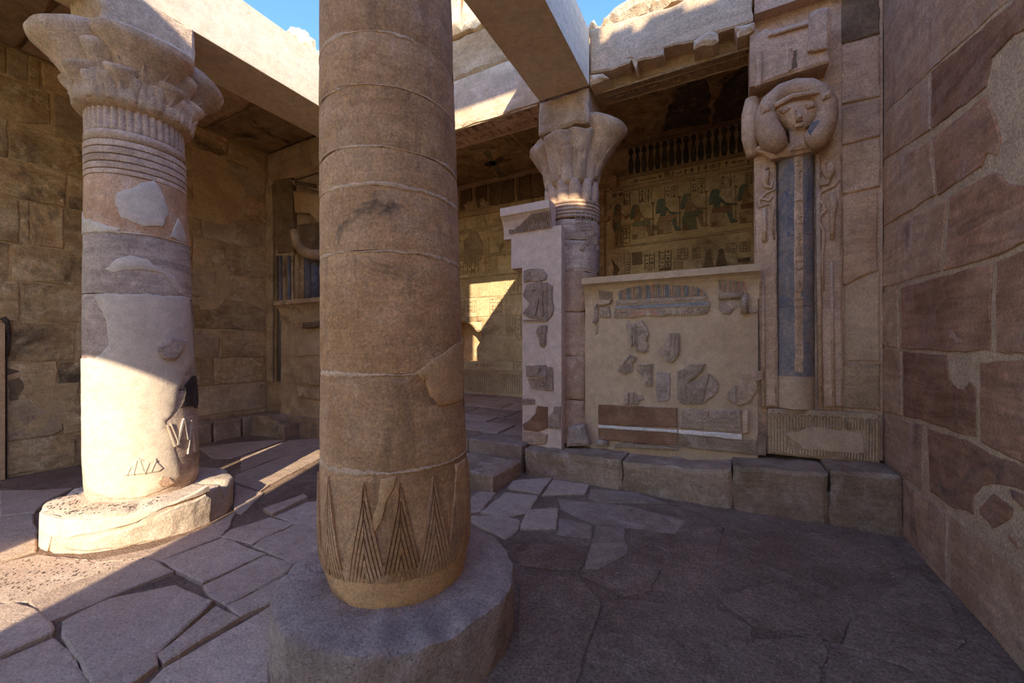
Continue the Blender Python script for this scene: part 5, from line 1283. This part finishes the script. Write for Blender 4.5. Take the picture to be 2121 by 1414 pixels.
# carved plant panel at the foot
pb = pslab([(1590,847),(1640,846),(1822,858),(1822,962),(1590,940)], YP, h=.09, name='foot_panel', mat='relief')
mb = MB(); Yq = YP - .09
for i in range(36):
    u = 1594 + i * 6.3; vt = 858 + (u - 1590) * .055; vb = 934 + (u - 1590) * .09
    hole = 1628 < u < 1792
    for a, b in (((vt, 884 + (u - 1628) * .02), (928 + (u - 1640) * .06, vb)) if hole else ((vt, vb),)):
        q = PX([(u - 1.7, b), (u + 1.7, b), (u + 1.7, a), (u - 1.7, a)], on_y, Yq); mb.prism(q if area(q) > 0 else q[::-1], f_y(Yq), .014)
mb.build('plant_stems', 'relief', pp, kind='stuff')
mb = MB()
for i in range(15):
    u = 1598 + i * 15.5; v = 857 + (u - 1590) * .055; c = PX([(u, v)], on_y, Yq)[0]
    mb.tube([(c[0] - .03, Yq - .004, c[1] - .035), (c[0] - .022, Yq - .006, c[1] + .005), (c[0], Yq - .006, c[1] + .02), (c[0] + .022, Yq - .006, c[1] + .005), (c[0] + .03, Yq - .004, c[1] - .035)], .008, 6)
mb.build('plant_buds', 'relief', pp, kind='stuff')
slab('plaster_patch', 'screen', pp, PX([(1627,898),(1660,890),(1682,880),(1720,888),(1790,900),(1790,938),(1730,936),(1664,930),(1650,915)], on_y, Yq - .012), f_y(Yq), h=.014, base=-.02, bev=.003, seg=.03, jit=.010, grid=.06)

# ================================================================= LEFT CORNER PILASTER AND SCREEN
lp = thing('carved_pilaster', 'dark carved pilaster in the far left corner behind the columns', 'pilaster', (-7.1, 4.55, 0))
YL = 4.58
mb = MB(); mb.box((-7.80, YL + .03, .02), (-6.35, 5.05, 4.68)); mb.build('pilaster_body', 'relief', lp)
FLp = f_y(YL)
def lslab(px, h=.04, mat='relief', name='carved_panel', par=None, Y=YL, **k):
    kk = dict(base=-.01, bev=.01, seg=.10, jit=.006, grid=.12, rough=.01); kk.update(k)
    slab(name, mat, par or lp, PX(px, on_y, Y - h), f_y(Y), h=h, **kk)
lslab([(549,376),(562,380),(564,470),(562,790),(549,790)], .03, name='corner_strip'); lslab([(564,375),(604,366),(606,470),(566,495)], .06, 'reliefdark', name='shrine_block')
lslab([(604,372),(660,384),(660,395),(606,382)], .12, name='shrine_lintel'); lslab([(606,395),(660,402),(660,460),(640,440),(610,440)], .08, 'wallmortar', name='plaster_patch')
lslab([(566,440),(606,430),(608,520),(575,525),(566,500)], .05, 'reliefdark', name='worn_block')
lslab([(572,526),(608,520),(611,640),(611,790),(574,790)], .035, 'relief', name='side_strip')
for u, m, r in ((574, 'reliefdark', .022), (581, 'bluecol', .03), (590, 'relief', .03), (599, 'bluecol', .03), (606, 'relief', .022)):
    mb = MB(); mb.tube([(a, YL - .05, b) for a, b in PX([(u, 530), (u + 1, 790)], on_y, YL - .05)], r, 10); mb.build('torus_rod', m, lp, smooth=True)
q = PX([(612,478),(616,505),(628,520),(645,527),(660,528)], on_y, YL - .12); mb = MB(); mb.tube([(a, YL - .12, b) for a, b in q], .09, 12); mb.build('wig', 'relief', lp, smooth=True)
lslab([(614,465),(660,460),(660,520),(640,518),(620,500)], .12, 'reliefdark', name='face', rough=.04, grid=.06)
for u, m, r in ((617, 'relief', .05), (624, 'relief', .03), (631, 'relief', .05), (641, 'bluecol', .09), (653, 'bluecol', .07)):
    mb = MB(); mb.tube([(a, YL - .04, b) for a, b in PX([(u, 528), (u, 632)], on_y, YL - .04)], r, 10); mb.build('shaft_rod', m, lp, smooth=True)
mb = MB(); n = 10
for i in range(n):
    q = PX([(612 + i * 4.6, 383 + i * .8), (614.6 + i * 4.6, 383 + i * .8), (614.6 + i * 4.6, 374 + i * .9), (612 + i * 4.6, 374 + i * .9)], on_y, YL - .12); mb.prism(q if area(q) > 0 else q[::-1], f_y(YL - .12), .02)
mb.build('lintel_ribs', 'reliefdark', lp, kind='stuff')
YLS = 4.42
ls = thing('screen_wall', 'shadowed carved screen wall in the far left corner, mostly hidden by the front column', 'wall', (-6.6, YLS, 0))
mb = MB(); mb.box((-7.12, YLS, .02), (-5.3, 4.57, 2.25)); mb.build('wall_body', 'relief', ls)
extrude([(y - YS + YLS if y < 4.80 else 4.57, z) for y, z in cav], -7.14, -5.28, 'cornice', 'relief', ls, n=10, jit=.003)
lslab([(626,668),(660,664),(660,676),(624,680)], .10, 'reliefdark', name='broken_moulding', par=ls, Y=YLS); lslab([(622,744),(660,742),(660,798),(640,798),(624,790)], .05, name='carved_fragment', par=ls, Y=YLS); lslab([(614,800),(660,806),(660,828),(618,822)], .04, name='carved_fragment', par=ls, Y=YLS)
lslab([(614,690),(660,686),(660,735),(616,738)], .02, 'screen', name='plaster_patch', par=ls, Y=YLS)

# wooden post at the left edge
wp = thing('wooden_post', 'weathered wooden door post with a painted shadow edge at the far left edge', 'post', (-7.75, 1.29, 0))
mb = MB(); mb.box((XL, 1.02, 0), (XL + .10, 1.376, 1.90)); mb.build('post', 'wood', wp)
mb = MB(); mb.box((XL, 1.378, 0), (XL + .05, 1.402, 1.52)); mb.build('shadow_edge', 'black', wp)  # black strip painted in for the shadow along the post's side
mb = MB(); mb.tube([(XL + .10, 1.36, 1.96), (XL + .09, 1.385, 1.93), (XL + .05, 1.41, 1.75), (XL + .05, 1.40, 1.5)], [.03, .03, .022, .016], 8); mb.build('cable', 'black', wp, smooth=True)
